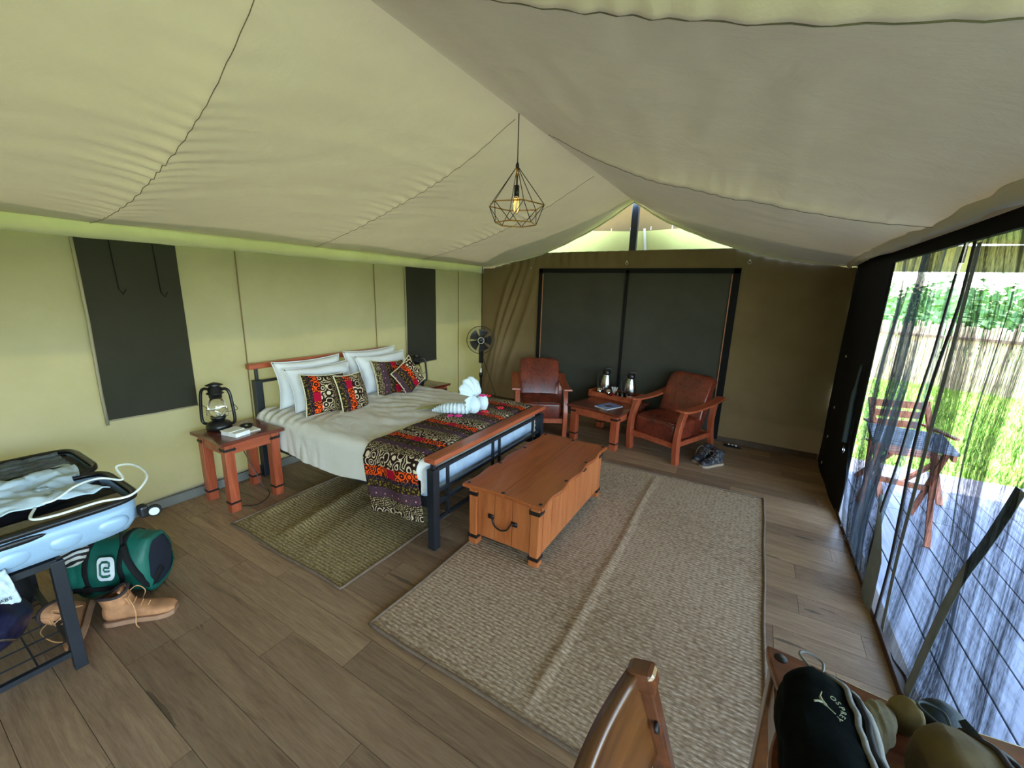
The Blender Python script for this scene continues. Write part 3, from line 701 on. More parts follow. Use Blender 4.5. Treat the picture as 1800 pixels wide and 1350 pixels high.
# ================================================================== rugs
def rug(name, label, x0, x1, y0, y1, mat, ridge, seed):
    t = thing(name, label, 'rug', (0, 0, 0))
    def f(u, v):
        x = x0+(x1-x0)*u; yv = y0+(y1-y0)*v
        x += .012*nz(u*4, v*4, seed, 1) * (1 if .02 < u < .98 else 1); yv += .015*nz(u*3, v*3, seed+4, 1)
        return Vector((x, yv, .008+ridge(x, yv)))
    MB().grid(110, 110, f).mk('weave', mat, t, solid=.006)
    e = [f(k/60, 0) for k in range(60)] + [f(1, k/60) for k in range(60)] + [f(1-k/60, 1) for k in range(60)] + [f(0, 1-k/60) for k in range(60)]
    MB().tube([p+Vector((0, 0, .001)) for p in e], .010, 6, closed=True).mk('border', 'rug_edge', t, True)
    return t
rug('sisal_rug', 'large woven beige rug with brown edge under the chest', 2.35, 4.185, -4.375, -1.50, 'rug',
    lambda x, y: .010*exp(-((x-3.27-.02*sin(y*1.3))/.024)**2)*min(1, max(0, (y+4.37)/.2))*min(1, max(0, (-1.5-y)/.3)) + .004*sin(y*5+x*2)+.002, 3)
rug('sisal_rug', 'small woven olive-beige rug lying half under the bed', .715, 1.985, -4.285, -3.25, 'rug2',
    lambda x, y: (.018*exp(-((x-.80+.12*(y+4.25))/.045)**2)+.022*exp(-((x-1.20+.18*(y+4.25))/.06)**2) + .010*exp(-((x-1.5+.2*(y+4.25))/.06)**2))*min(1, max(0, (y+4.285)/.3)), 9)

# ================================================================== lanterns
def lantern(loc, label, sc):
    t = thing('lantern', label, 'lantern', loc, .7, 'black hurricane lanterns on the bedside tables'); t.scale = (sc,)*3
    MB().lathe([(.0, 0), (.075, 0), (.085, .01), (.085, .035), (.07, .055), (.045, .065), (.035, .075), (.0, .08)], n=24).mk('fuel_tank', 'blackp', t, True)
    MB().lathe([(.045, .078), (.05, .09), (.05, .105), (.03, .11), (.0, .112)], n=20).mk('burner', 'blackp', t, True)
    MB().lathe([(.038, .105), (.055, .13), (.062, .16), (.055, .20), (.04, .235), (.036, .25)], n=24).mk('glass_globe', 'glass', t, True)
    MB().lathe([(.038, .245), (.042, .25), (.042, .275), (.058, .28), (.055, .285), (.045, .29), (.045, .325), (.03, .335), (.03, .345), (.058, .345), (.02, .362), (0, .366)], n=24).mk('chimney', 'blackp', t, True)
    MB().lathe([(.006, .11), (.007, .13), (.0, .14)], n=8).mk('wick', 'white', t, True)
    for s_ in (-1, 1):
        p = smooth_pts([(s_*.04, 0, .31), (s_*.075, 0, .315), (s_*.098, 0, .285), (s_*.108, 0, .20), (s_*.115, 0, .08), (s_*.10, 0, .045), (s_*.06, 0, .04)], 5)
        MB().tube(p, .011, 10).mk('side_tube', 'blackp', t, True)
    for a in range(2):
        p = [(.068*cos(k*pi/12), .068*sin(k*pi/12), .135+.03*cos(k*pi/6+a*pi)) for k in range(24)]
        MB().tube(p, .0022, 5, closed=True).mk('wire_guard', 'steel', t)
    MB().tube(smooth_pts([(-.112, 0, .20), (-.10, .09, .13), (0, .125, .10), (.10, .09, .13), (.112, 0, .20)], 5), .0025, 5).mk('bail', 'iron', t)
    return t
lantern((.20, -4.06, .60), 'black hurricane lantern on the near bedside table', 1.08)
lantern((.33, -1.88, .60), 'black hurricane lantern on the far bedside table beyond the pillows', 1.08)
# items on bedside table
bk = thing('tissue_box', 'white lidded box with green edge on the near bedside table', 'box', (.445, -4.055, .60), .18)
MB().b(-.085, .085, -.06, .06, 0, .032).mk('box_body', 'white', bk, bevel=.003); MB().b(-.088, .02, -.064, .064, .032, .037).mk('box_lid', 'paper', bk, bevel=.001)
nt = tag(MB().b(.36, .49, -4.00, -3.885, .60, .608).mk('notepad', 'paper', bevel=.001), 'thin white notepad on the near bedside table under the ashtray', 'notepad')
ash = thing('ashtray', 'small dark glass ashtray on the notepad by the lantern', 'ashtray', (.36, -3.93, .608))
MB().lathe([(0, 0), (.04, 0), (.05, .022), (.045, .024), (.036, .008), (0, .008)], n=8).mk('dish', 'blackp', ash); MB().ell((0, 0, .014), (.014, .014, .008), None, 8, 5).mk('pebble', 'chrome', ash, True)
tag(MB().tube(smooth_pts([(.25, -3.95, .45), (.30, -3.9, .25), (.38, -3.86, .05), (.42, -3.84, .008), (.52, -3.90, .006), (.58, -4.02, .006), (.50, -4.10, .006)], 6), .004, 6).mk('power_cord', 'blackp', smooth=True), 'black cord hanging down behind and trailing under the near bedside table', 'cord')

# ================================================================== armchairs
def strip(C, w_):
    A, B_ = [], []
    for i, (u, v) in enumerate(C):
        a = C[max(0, i-1)]; b_ = C[min(len(C)-1, i+1)]; d = Vector((b_[0]-a[0], b_[1]-a[1])).normalized(); n_ = Vector((-d.y, d.x)); ww = (w_[i] if isinstance(w_, list) else w_)/2
        A.append((u+n_.x*ww, v+n_.y*ww)); B_.append((u-n_.x*ww, v-n_.y*ww))
    return A + B_[::-1]
def curve2(pts, n=5): return [(p.x, p.y) for p in smooth_pts([(a, b_, 0) for a, b_ in pts], n)]
YZ = lambda u, v, t: Vector((t, u, v))
def armchair(loc, rz, label):
    t = thing('armchair', label, 'armchair', loc, rz, 'brown leather armchairs by the dark back door')
    hw = .33
    for s_ in (-1, 1):
        x0, x1 = s_*hw, s_*(hw-.055)
        MB().prism(strip(curve2([(.055, 0), (.035, .16), (.035, .32), (.075, .48), (.13, .585)]), [.07]*21), YZ, x0, x1).mk('leg', 'wood_ns', t, bevel=.004)
        MB().prism(strip(curve2([(.80, 0), (.735, .18), (.70, .36), (.71, .50), (.74, .605)]), .055), YZ, x0, x1).mk('leg', 'wood_ns', t, bevel=.004)
        MB().prism(strip(curve2([(.0, .612), (.12, .592), (.35, .59), (.6, .612), (.84, .655)]), .024), YZ, s_*(hw+.045), s_*(hw-.06)).mk('armrest', 'wood_nsx', t, bevel=.006)
        MB().b(min(s_*(hw-.015), s_*(hw-.04)), max(s_*(hw-.015), s_*(hw-.04)), .05, .73, .20, .255).mk('side_rail', 'wood_ns', t, bevel=.003)
    MB().b(-hw+.05, hw-.05, .025, .05, .175, .235).mk('front_rail', 'wood_nsx', t, bevel=.003)
    MB().b(-hw+.05, hw-.05, .70, .725, .20, .255).mk('back_rail', 'wood_nsx', t, bevel=.003)
    def rbox(c, d, e=8.0):
        def fn(p):
            return p
        def f(u, v):
            th = u*2*pi; ph = -pi/2+v*pi; q = lambda a: (abs(a)**(2/e))*(1 if a >= 0 else -1)
            return Vector((q(cos(ph))*q(cos(th))*d[0], q(cos(ph))*q(sin(th))*d[1], q(sin(ph))*d[2]))
        return f
    g = rbox(None, (.268, .30, .115)); MB().grid(49, 25, lambda u, v: g(u, v)+Vector((0, .335, .325))+Vector((0, 0, .012*(1-abs(g(u, v).y)/.3) if g(u, v).z > .05 else 0)), wrap=True).mk('seat_cushion', 'leather', t, True)
    MB().tube([(x, .05+.0, .435) for x in (-.235, -.1, .1, .235)], .006, 6).mk('seat_piping', 'leather', t, True)
    Rb = Matrix.Rotation(radians(-19), 3, 'X'); g2 = rbox(None, (.272, .065, .31), 8)
    def fb2(u, v):
        p = g2(u, v); p.y += -.03*(1-(p.z/.31)**2)+.05*max(0, p.z/.31)**3; return Rb @ p + Vector((0, .655, .60))
    MB().grid(49, 33, fb2, wrap=True).mk('back_cushion', 'leather', t, True)
    return t
armchair((1.755, -1.19, 0), radians(31), 'brown leather armchair left of the coffee table, facing the bed')
armchair((3.06, -1.05, 0), radians(-23), 'brown leather armchair right of the coffee table with boots beside it')

# ================================================================== tray, thermoses
RT = Matrix.Rotation(-.19, 3, 'Z')
tr = thing('serving_tray', 'red-brown wooden tray with cut-out handles holding flasks and glasses', 'tray', (2.436, -.397, .4505), -.19)
tw_, td_ = .62, .33
MB().b(-tw_/2, tw_/2, -td_/2, td_/2, 0, .012).mk('tray_base', 'wood_nsx', tr)
for s_ in (-1, 1):
    MB().prism([(-tw_/2, 0), (tw_/2, 0), (tw_/2, .075), (.06, .075), (.03, .055), (-.03, .055), (-.06, .075), (-tw_/2, .075)] if s_ < 0 else [(-tw_/2, 0), (tw_/2, 0), (tw_/2, .075), (-tw_/2, .075)], lambda u, v, t: Vector((u, t, v)), s_*(td_/2), s_*(td_/2-.014)).mk('tray_side', 'wood_nsx', tr, bevel=.002)
    MB().b(min(s_*tw_/2, s_*(tw_/2-.014)), max(s_*tw_/2, s_*(tw_/2-.014)), -td_/2, td_/2, 0, .085).mk('tray_end', 'wood_nsx', tr, bevel=.002)
TZ = .463
def onT(a, b_): p = RT @ Vector((a, b_, 0)); return (2.436+p.x, -.397+p.y, TZ)
def thermos(p, label):
    t = thing('thermos_flask', label, 'thermos', p, .3, 'steel vacuum flasks on the tray'); t.scale = (1.15, 1.15, 1.32)
    MB().lathe([(0, 0), (.05, 0), (.058, .02), (.066, .07), (.066, .11), (.056, .16), (.042, .20), (.040, .21), (0, .21)], n=28).mk('body', 'steel', t, True)
    MB().lathe([(.042, .205), (.046, .215), (.044, .24), (.028, .255), (.018, .258), (0, .258)], n=20).mk('lid', 'blackp', t, True)
    MB().prism([(-.02, 0), (.05, .018), (.05, .03), (.0, .03), (-.02, .02)], lambda u, v, t_: Vector((u, t_, v+.245)), -.012, .012).mk('press_lever', 'blackp', t, bevel=.003)
    MB().tube(smooth_pts([(-.04, 0, .225), (-.085, 0, .215), (-.10, 0, .16), (-.092, 0, .08), (-.06, 0, .055)], 5), .008, 8).mk('handle', 'blackp', t, True)
thermos(onT(-.18, .06), 'left steel vacuum flask with black lid on the tray'); thermos(onT(.17, .06), 'right steel vacuum flask with black lid on the tray')
def glass(p, k, lb, gm):
    t = thing('cup', lb, 'cup', p, 0, 'small cups and glasses on the tray'); t.scale = (1.2, 1.2, 1.45)
    MB().lathe([(0, 0), (.024, 0), (.028, .065), (.026, .065), (.022, .004), (0, .004)], n=16).mk('cup_body', gm, t, True)
glass(onT(-.20, -.07), 0, 'small steel cup left of the left flask', 'chrome'); glass(onT(-.07, -.06), 1, 'small steel cup between the left flask and sachet holder', 'chrome')
glass(onT(.07, -.07), 2, 'clear glass just right of the red sachets', 'glass'); glass(onT(.135, -.08), 3, 'clear glass in front of the right flask', 'glass'); glass(onT(.20, -.07), 4, 'clear glass at the right end of the tray', 'glass')
sc_ = thing('sachet_holder', 'red sachet holder with upright sugar sachets in the middle of the tray', 'holder', onT(0, -.03))
MB().b(-.028, .028, -.02, .02, 0, .05).mk('pot', 'red', sc_, bevel=.003)
for k in range(7): MB().box((-.02+k*.0067, .0, .09), (.005, .02, .10), Matrix.Rotation(-.35+.12*k, 3, 'Y')).mk('sachet', ('white', 'paper', 'copper')[k % 3], sc_)
mg = thing('magazine', 'blue-covered magazine lying on the coffee table', 'magazine', (2.50, -.86, .45), -.42)
MB().b(-.10, .10, -.14, .14, 0, .006).mk('pages', 'paper', mg)
MB().b(-.101, .101, -.141, .141, .006, .0075).mk('cover', (lambda t: t.done(t.ramp(t.noise(t.co(), 7, 3), [(.3, L(70, 96, 160)), (.6, L(120, 150, 205)), (.75, L(190, 205, 230))]), .3))(NT('blue magazine cover')), mg)
MB().ell((.0, -.01, .0075), (.05, .05, .0012), None, 14, 4).mk('picture', simple('dark cover picture', L(60, 46, 40), .4, 0, .6, 60), mg)

# ================================================================== fan
fan = thing('standing_fan', 'black pedestal fan standing in the far left corner', 'fan', (.36, -.52, 0))
MB().box((0, 0, .02), (.5, .06, .03), Matrix.Rotation(.7, 3, 'Z')).box((0, 0, .02), (.5, .06, .03), Matrix.Rotation(-.87, 3, 'Z')).mk('base', 'blackp', fan, bevel=.005)
MB().tube([(0, 0, .03), (0, 0, .95)], .012, 10).mk('pole', 'chrome', fan, True)
MB().tube([(0, 0, .03), (0, 0, .50)], .019, 10).mk('pole_sleeve', 'blackp', fan, True)
MB().lathe([(.02, .48), (.028, .49), (.028, .54), (.02, .55)], n=12).mk('clamp', 'blackp', fan, True)
MB().box((0, 0, .80), (.06, .05, .20)).mk('control_box', 'blackp', fan, bevel=.01)
hp = Vector((.06, -.10, 1.065)); fd = Vector((.62, -.78, .06)).normalized(); FR = axes(Vector((.78, .62, 0)), Vector((0, 0, 1))); 
FRz = FR.copy()
if (FRz @ Vector((0, 0, 1))).dot(fd) < 0: FRz = axes(Vector((-.78, -.62, 0)), Vector((0, 0, 1)))
MB().lathe([(0, -.16), (.045, -.15), (.055, -.10), (.05, -.03), (.02, 0)], hp, 16, R=FRz).mk('motor', 'blackp', fan, True)
MB().tube([(0, 0, .88), (0, 0, .98), tuple(hp-FRz @ Vector((0, 0, .09)))], .02, 8).mk('neck', 'blackp', fan, True)
bl = MB()
for k in range(5):
    a = k*2*pi/5
    bl.grid(6, 8, lambda u, v, a=a: hp + FRz @ Vector(((.03+.135*v)*cos(a+(u-.5)*1.0), (.03+.135*v)*sin(a+(u-.5)*1.0), .01+(u-.5)*.05)))
for k in range(1): pass
bl.mk('blade', simple('smoky blade', L(44, 44, 46), .3), fan)
def ring(r, z, n=40): return [tuple(hp + FRz @ Vector((r*cos(2*pi*k/n), r*sin(2*pi*k/n), z))) for k in range(n)]
MB().tube(ring(.205, .0), .005, 6, closed=True).mk('cage_rim', 'blackp', fan)
cg = MB()
for k in range(64):
    a = 2*pi*k/64; q = lambda r, z: tuple(hp + FRz @ Vector((r*cos(a), r*sin(a), z)))
    cg.tube([q(.035, .065), q(.12, .058), q(.185, .035), q(.205, 0)], .0009, 3)
    if k % 2 == 0: cg.tube([q(.05, -.05), q(.15, -.05), q(.205, 0)], .0009, 3)
for r, z in ((.10, .061), (.16, .046)): cg.tube(ring(r, z), .0012, 4, closed=True)
cgo = cg.mk('cage', 'blackp', fan)
MB().lathe([(0, .07), (.036, .068), (.04, .06)], hp, 20, R=FRz).mk('hub_cap', 'blackp', fan, True)
MB().tube([tuple(hp + FRz @ Vector((.044*cos(k*pi/12), .044*sin(k*pi/12), .068))) for k in range(24)], .0035, 6, closed=True).mk('hub_ring', 'white', fan)
tag(MB().tube(smooth_pts([(.37, -.50, .80), (.42, -.42, .55), (.50, -.35, .25), (.55, -.30, .01)], 6), .004, 6).mk('fan_cord', 'blackp', smooth=True), 'thin black cord hanging from the pedestal fan to the floor', 'cord')

# ================================================================== pendant lamp
lm = thing('pendant_lamp', 'geometric wire pendant lamp with copper rings hanging from the ridge', 'lamp', (2.36, -2.97, 2.25), .25)
ap = (0, 0, .375)
H1 = [(.20*cos(k*pi/3), .20*sin(k*pi/3), .12) for k in range(6)]; H2 = [(.148*cos(k*pi/3+pi/6), .148*sin(k*pi/3+pi/6), .0) for k in range(6)]
for k in range(6):
    MB().tube([ap, H1[k]], .0026, 6).mk('wire', 'blackp', lm)
    MB().tube([H2[k], H1[k]], .0026, 6).tube([H2[k], H1[(k+1) % 6]], .0026, 6).mk('wire', 'blackp', lm)
MB().tube(H1, .0042, 6, closed=True).mk('upper_ring', 'copper', lm); MB().tube(H2, .0042, 6, closed=True).mk('lower_ring', 'copper', lm)
MB().tube([(0, 0, .38), (0, 0, .72)], .0035, 6).mk('cord', 'blackp', lm)
MB().lathe([(.004, .40), (.012, .38), (.013, .365), (0, .362)], n=12).mk('cap', 'blackp', lm, True)
MB().tube([(0, 0, .31), (0, 0, .37)], .010, 8).mk('stem', 'copper', lm, True)
MB().tube([(0, 0, .25), (0, 0, .315)], .006, 8).lathe([(.0, .255), (.017, .25), (.019, .18), (0, .175)], n=14).mk('socket', 'blackp', lm, True)
MB().lathe([(.012, .18), (.02, .165), (.028, .12), (.026, .09), (.012, .07), (0, .066)], n=18).mk('bulb', 'glass', lm, True)
fl = NT('amber filament'); fl.b.inputs['Emission Color'].default_value = (1, .55, .15, 1); fl.b.inputs['Emission Strength'].default_value = .25; fl.done(L(240, 170, 60), .5)  # bulb is unlit; faint emission added to bring out the amber
fil = MB()
for k in range(6): fil.tube([(.009*cos(k), .009*sin(k), .165), (.012*cos(k+.4), .012*sin(k+.4), .09)], .0012, 4)
fil.mk('filament', fl.m, lm)

# ================================================================== footwear
def boot(loc, rz, label, group, upper, sole, lace, R=None, sc=1.0, h=.16):
    t = thing('boot', label, 'boot', loc, rz, group)
    if R is not None: t.matrix_world = Matrix.Translation(loc) @ R.to_4x4()
    t.scale = (sc,)*3
    # foot along +x: heel at -0.13, toe at 0.15
    prof = [(-.135, .030, .030, .105), (-.12, .040, .022, .115), (-.09, .043, .020, .118), (-.04, .040, .020, .11), (.01, .041, .018, .088), (.06, .048, .018, .070), (.10, .050, .018, .062), (.135, .042, .020, .052), (.155, .022, .024, .040)]
    def f(u, v):
        q = u*(len(prof)-1); i = min(int(q), len(prof)-2); k = q-i; a, b_ = prof[i], prof[i+1]; x, w_, z0, z1 = (a[j]+(b_[j]-a[j])*k for j in range(4))
        th = v*2*pi; e = lambda c: (abs(c)**.75)*(1 if c >= 0 else -1)
        return Vector((x, e(cos(th))*w_, (z0+z1)/2+e(sin(th))*(z1-z0)/2+.002*nz(x*20, cos(th)*3, 0)))
    MB().grid(33, 25, f).mk('upper', upper, t, True)
    def sh(u, v):
        th = u*2*pi; z = .08+(h-.08)*v; cx = -.085-.01*v; rx = .055-.004*v+.012*v*v; ry = .040+.004*v
        return Vector((cx+cos(th)*rx, sin(th)*ry, z+(.012*sin(th*2)+.02*cos(th))*v))
    MB().grid(25, 8, sh).mk('shaft', upper, t, True, solid=.006)
    MB().tube([sh(k/24, 1) for k in range(24)], .008, 6, closed=True).mk('collar', simple('dark collar', L(46, 34, 32), .8), t, True)
    tongue = lambda u, v: Vector((-.03+.035*(1-u)-.02+(-.01*u), (v-.5)*.055, .085+.095*u+.01*sin(u*3)))
    MB().grid(8, 6, tongue).mk('tongue', upper, t, solid=.005)
    P = [(x, w_) for x, w_, _, _ in prof]; out = [(x-.002, -w_-.006) for x, w_ in P]+[(x-.002, w_+.006) for x, w_ in P[::-1]]
    MB().prism(out, XY, 0, .026).mk('sole', sole, t, bevel=.004)
    lc = MB()
    for k in range(5):
        x = .045-.026*k; z = .076+.012*k+.004*k*k*.6; lc.tube([(x, -.026, z-.008), (x+.004, 0, z+.008), (x-.008, .026, z-.006)], .0028, 5)
    lc.tube(smooth_pts([(-.05, .02, .135), (-.02, .05, .15), (.0, .075, .10), (-.02, .08, .05)], 5), .0024, 5).tube(smooth_pts([(-.05, -.02, .135), (-.01, -.05, .15), (.02, -.075, .09), (.015, -.08, .02), (.03, -.09, .004)], 5), .0024, 5)
    lc.mk('laces', lace, t)
    return t
tan = simple('tan nubuck', L(172, 120, 80), .8, 0, .25, 16, .3); tsole = simple('pale worn sole', L(150, 112, 84), .8); tl = simple('tan lace', L(190, 140, 90), .8)
gry = (lambda t: t.done(t.ramp(t.noise(t.co(), 26, 5, .7), [(.42, L(22, 22, 26)), (.56, L(70, 72, 80)), (.68, L(150, 150, 158))]), .7))(NT('mottled grey black fabric')); gs = simple('dusty beige sole', L(160, 140, 120), .8); gl = simple('grey lace', L(130, 122, 120), .8)
boot((1.262, -4.995, 0), radians(50), 'tan nubuck boot standing upright in front of the green duffel', 'tan boots by the luggage rack', tan, tsole, tl, sc=1.05)
Rb_ = Matrix.Rotation(radians(-22), 3, 'Z') @ Matrix.Rotation(radians(62), 3, 'X')
boot((1.165, -5.175, .045), 0, 'tan nubuck boot tipped on its side behind the black rack leg', 'tan boots by the luggage rack', tan, tsole, tl, R=Rb_, sc=1.05)
boot((3.70, -.91, 0), radians(-128), 'mottled grey hiking boot standing nearer, right of the armchair', 'grey hiking boots beside the right armchair', gry, gs, gl, sc=1.0)
boot((3.60, -.80, 0), radians(-118), 'mottled grey hiking boot behind, closer to the armchair leg', 'grey hiking boots beside the right armchair', gry, gs, gl, sc=1.0)
sl = thing('sandal', 'small black sandal with pale studs by the back wall', 'sandal', (3.86, -.14, 0), radians(-8))
MB().prism([(-.10, -.02), (-.05, -.035), (.05, -.032), (.10, 0), (.05, .032), (-.05, .035), (-.10, .02)], XY, 0, .014).mk('sole', 'rubber', sl, bevel=.003)
MB().tube([(.0, -.032, .01), (.0, 0, .035), (.0, .032, .01)], .008, 6).mk('strap', 'rubber', sl, True)
for k in (-.04, 0, .04): MB().ell((k, -.012, .03), (.012, .01, .008), None, 8, 5).mk('stud', 'white', sl)

# ================================================================== luggage corner
rk = thing('luggage_rack', 'black steel luggage rack with wire lower shelf at the left edge', 'rack', (0, 0, 0))
RX0, RX1, RY1, RY0 = .62, 1.40, -5.262, -6.25
for x in (RX0, RX1):
    for yv in (RY0, RY1): MB().b(x-.022, x+.022, yv-.022, yv+.022, 0, .565).mk('leg', 'black', rk, bevel=.003)
for x in (RX0, RX1): MB().b(x-.016, x+.016, RY0, RY1, .545, .575).mk('long_rail', 'black', rk); MB().b(x-.012, x+.012, RY0, RY1, .075, .10).mk('long_rail', 'black', rk)
for yv in (RY0, RY1): MB().b(RX0, RX1, yv-.016, yv+.016, .545, .575).mk('end_rail', 'black', rk); MB().b(RX0, RX1, yv-.012, yv+.012, .075, .10).mk('end_rail', 'black', rk)
for k in range(6): x = RX0+.08+k*.125; MB().b(x-.025, x+.025, RY0, RY1, .565, .578).mk('slat', 'black', rk)
for k in range(1, 7): MB().tube([(RX0+k*.112, RY0, .088), (RX0+k*.112, RY1, .088)], .004, 6).mk('shelf_wire', 'black', rk)
for k in range(1, 8): MB().tube([(RX0, RY0+k*.124, .094), (RX1, RY0+k*.124, .094)], .004, 6).mk('shelf_wire', 'black', rk)
# suitcase, both halves open
sc = thing('suitcase', 'open silver-blue hard-shell suitcase with black lining on the rack', 'suitcase', (0, 0, 0))
shell = simple('silver blue shell', L(150, 178, 205), .35, .1, .06, 4); lining = simple('black lining', L(22, 20, 26), .7, 0, .4, 12, .4)
def tray_(x0, x1, y0, y1, z0, z1, r):
    cx, cy, hx, hy = (x0+x1)/2, (y0+y1)/2, (x1-x0)/2, (y1-y0)/2
    def f(u, v):
        th = u*2*pi; e = lambda c: (abs(c)**.28)*(1 if c >= 0 else -1); k = [0, .80, .93, .985, 1, 1][min(5, int(v*5))]; z = [z0, z0, z0+.012, z0+.05, z0+.10, z1][min(5, int(v*5+1e-6))]
        bulge = 1 + .010*abs(sin(th*6))*(1 if v < .7 else 0)
        return Vector((cx+e(cos(th))*hx*k*bulge, cy+e(sin(th))*hy*k*bulge, z))
    return f
for nm, x0, x1 in (('base_shell', .925, 1.445), ('lid_shell', .37, .895)):
    MB().grid(97, 6, tray_(x0, x1, -5.78, -4.955, .582, .745, .1), wrap=True).mk(nm, shell, sc, True, solid=.005)
    pts = [tray_(x0, x1, -5.78, -4.955, .582, .745, .1)(k/96, 1)+Vector((0, 0, .006)) for k in range(96)]
    MB().tube(pts, .016, 6, closed=True).mk('zip_band', 'blackp', sc, True)
    MB().grid(50, 50, lambda u, v, x0=x0, x1=x1: Vector((x0+.03+(x1-x0-.06)*u, -5.75+.765*v, (.74 if x0 < .9 else .715)+.03*sin(pi*u)*sin(pi*v)+.022*nz(u*4, v*5, x0, 1.2)))).mk('lining', lining, sc, True)
MB().b(1.30, 1.385, -5.75, -5.0, .735, .749).mk('frame_strip', 'mesh_pack', sc, bevel=.003)
for k in range(5):   # moulded bosses on the outer side
    yc = -5.07-.155*k; MB().ell((1.432, yc, .655), (.022, .062, .042), None, 16, 8).mk('moulding', shell, sc, True)
MB().ell((1.449, -5.36, .72), (.008, .085, .014), None, 16, 6).mk('side_handle', 'blackp', sc, True)
for (x, yv) in ((1.40, -4.945), (.95, -4.945)):
    wh = MB().box((x, yv, .655), (.06, .035, .06)).mk('wheel_housing', 'blackp', sc, bevel=.01)
    RW = axes((1, 0.35, 0), (0, 0, 1)); MB().lathe([(.0, -.012), (.028, -.012), (.03, 0), (.028, .012), (0, .012)], (x+.03, yv+.035, .65), 20, R=Matrix.Rotation(radians(90), 3, 'Y') @ Matrix.Rotation(radians(20), 3, 'X')).mk('wheel', 'rubber', wh, True)
    MB().lathe([(.0, .014), (.019, .014), (.021, .0125)], (x+.03, yv+.035, .65), 16, R=Matrix.Rotation(radians(90), 3, 'Y') @ Matrix.Rotation(radians(20), 3, 'X')).mk('hubcap', simple('matt white cap', L(200, 204, 206), .8), wh)
gc = tag(MB().grid(30, 24, lambda u, v: Vector((.50+.30*u, -5.38+.34*v, .778+.016*abs(sin(u*14+nz(v*3, 0, 0)*2))+.01*nz(u*5, v*5, 0)))).mk('mesh_bag', simple('grey netted clothes', L(84, 92, 98), .7, 0, .4, 30, .5), smooth=True), 'grey folded clothes under netting in the suitcase lid', 'clothes')
def shirt_pt(u, v):
    x = .83+.47*u + .06*sin(v*5)*(1-u); yv = -5.72+.66*v + .10*nz(u*2, v*2, 4); yv = yv + (.06*sin(u*7) if v > .8 else 0)
    return Vector((x, min(yv, -5.02+.04*sin(u*9)), .79+.035*nz(u*3, v*4, 1, 1.6)+.022*abs(nz(u*2-v*5, v*2+u*3, 0, 2))+.02*sin(pi*u)*sin(pi*v)))
tag(MB().grid(70, 70, shirt_pt).mk('shirt', 'shirt', solid=.004, smooth=True), 'crumpled pale blue shirt spread over the open suitcase', 'shirt')
cb = smooth_pts([(1.22, -5.30, .79), (1.30, -5.22, .80), (1.24, -5.12, .82), (1.20, -5.03, .81), (1.25, -4.96, .79), (1.15, -4.95, .83), (1.22, -4.90, .84), (1.38, -4.90, .82), (1.46, -4.99, .78), (1.44, -5.10, .785), (1.44, -5.24, .785), (1.40, -5.30, .785), (1.30, -5.27, .79)], 8)
tag(MB().tube(cb, .0055, 8).mk('charging_cable', 'wire_white', smooth=True), 'white cable looping over the corner of the open suitcase', 'cable')
pp = tag(MB().grid(20, 20, lambda u, v: Vector((1.455+.012*nz(u*3, v*3, 0, 2)+.02*v, -5.48+.075*u+.02*v, .64-.15*v+.012*sin(u*6)))).mk('paper_tag', simple('crumpled white print', L(190, 205, 215), .7, 0, .2, 60), solid=.002), 'crumpled white printed packet hanging below the suitcase edge', 'packet')
def text(body, size, M4, mat, parent, name='lettering', ext=.0006):
    c = bpy.data.curves.new(name, 'FONT'); c.body = body; c.size = size; c.extrude = ext; c.align_x = 'CENTER'; c.align_y = 'CENTER'
    o = bpy.data.objects.new(name, c); c.materials.append(M[mat] if isinstance(mat, str) else mat)
    COL.objects.link(o); me = bpy.data.meshes.new_from_object(o); COL.objects.unlink(o); bpy.data.objects.remove(o)
    o = bpy.data.objects.new(name, me); COL.objects.link(o); o.parent = parent; o.matrix_local = M4; return o
text('ABS', .02, Matrix.Translation((1.486, -5.425, .515)) @ axes((0, 1, 0), (0, 0, 1)).to_4x4(), 'blackp', pp)
# green duffel
df = thing('duffel_bag', 'green duffel bag with black straps and white square emblem on the floor', 'bag', (.915, -4.945, 0), radians(40)); df.scale = (.66, .92, 1.12)
grn = simple('green nylon', L(10, 92, 76), .55, 0, .22, 5, .4); nav = simple('navy base cloth', L(22, 30, 44), .6)
def dfp(u, v):
    x = (u*2-1)*.30; th = v*2*pi; e = lambda c: (abs(c)**.62)*(1 if c >= 0 else -1); end = (1-abs(u*2-1)**7)**.5 if abs(u*2-1) < 1 else 0
    k = .80+.20*end if 0 < u < 1 else .74
    sag = 1-.10*sin(pi*u); z = .165+e(sin(th))*.165*k*sag; yv = e(cos(th))*.145*k*(1-.30*max(0, sin(th)))
    n_ = .018*nz(x*7, z*7, th, 1.1)+.008*nz(x*18, z*18, th, 1.1)
    return Vector((x, yv+n_, max(.004, z+n_)))
MB().grid(60, 61, dfp).mk('body', grn, df, True)
for s_ in (-1, 1):
    MB().grid(10, 30, lambda u, v, s_=s_: Vector((s_*(.292+.014*(1-u*u)), cos(v*2*pi)*.12*u*(1-.2*max(0, sin(v*2*pi))), .16+sin(v*2*pi)*.135*u))).mk('end_panel', nav, df, True)
dz = lambda x, v: dfp((x/.30+1)/2, v)
for x in (-.13, .12):
    MB().grid(4, 50, lambda u, v, x=x: (lambda p: Vector((x+(u-.5)*.04, (p.y)*1.035, .165+(p.z-.165)*1.03)))(dz(x, -.06+.62*v))).mk('strap', 'black_canvas', df, solid=.003)
MB().tube(smooth_pts([(-.13, -.10, .30), (-.10, -.06, .37), (0, -.03, .40), (.09, -.06, .37), (.12, -.10, .30)], 6), .011, 6, flat=.4).mk('handle', 'black_canvas', df, True)
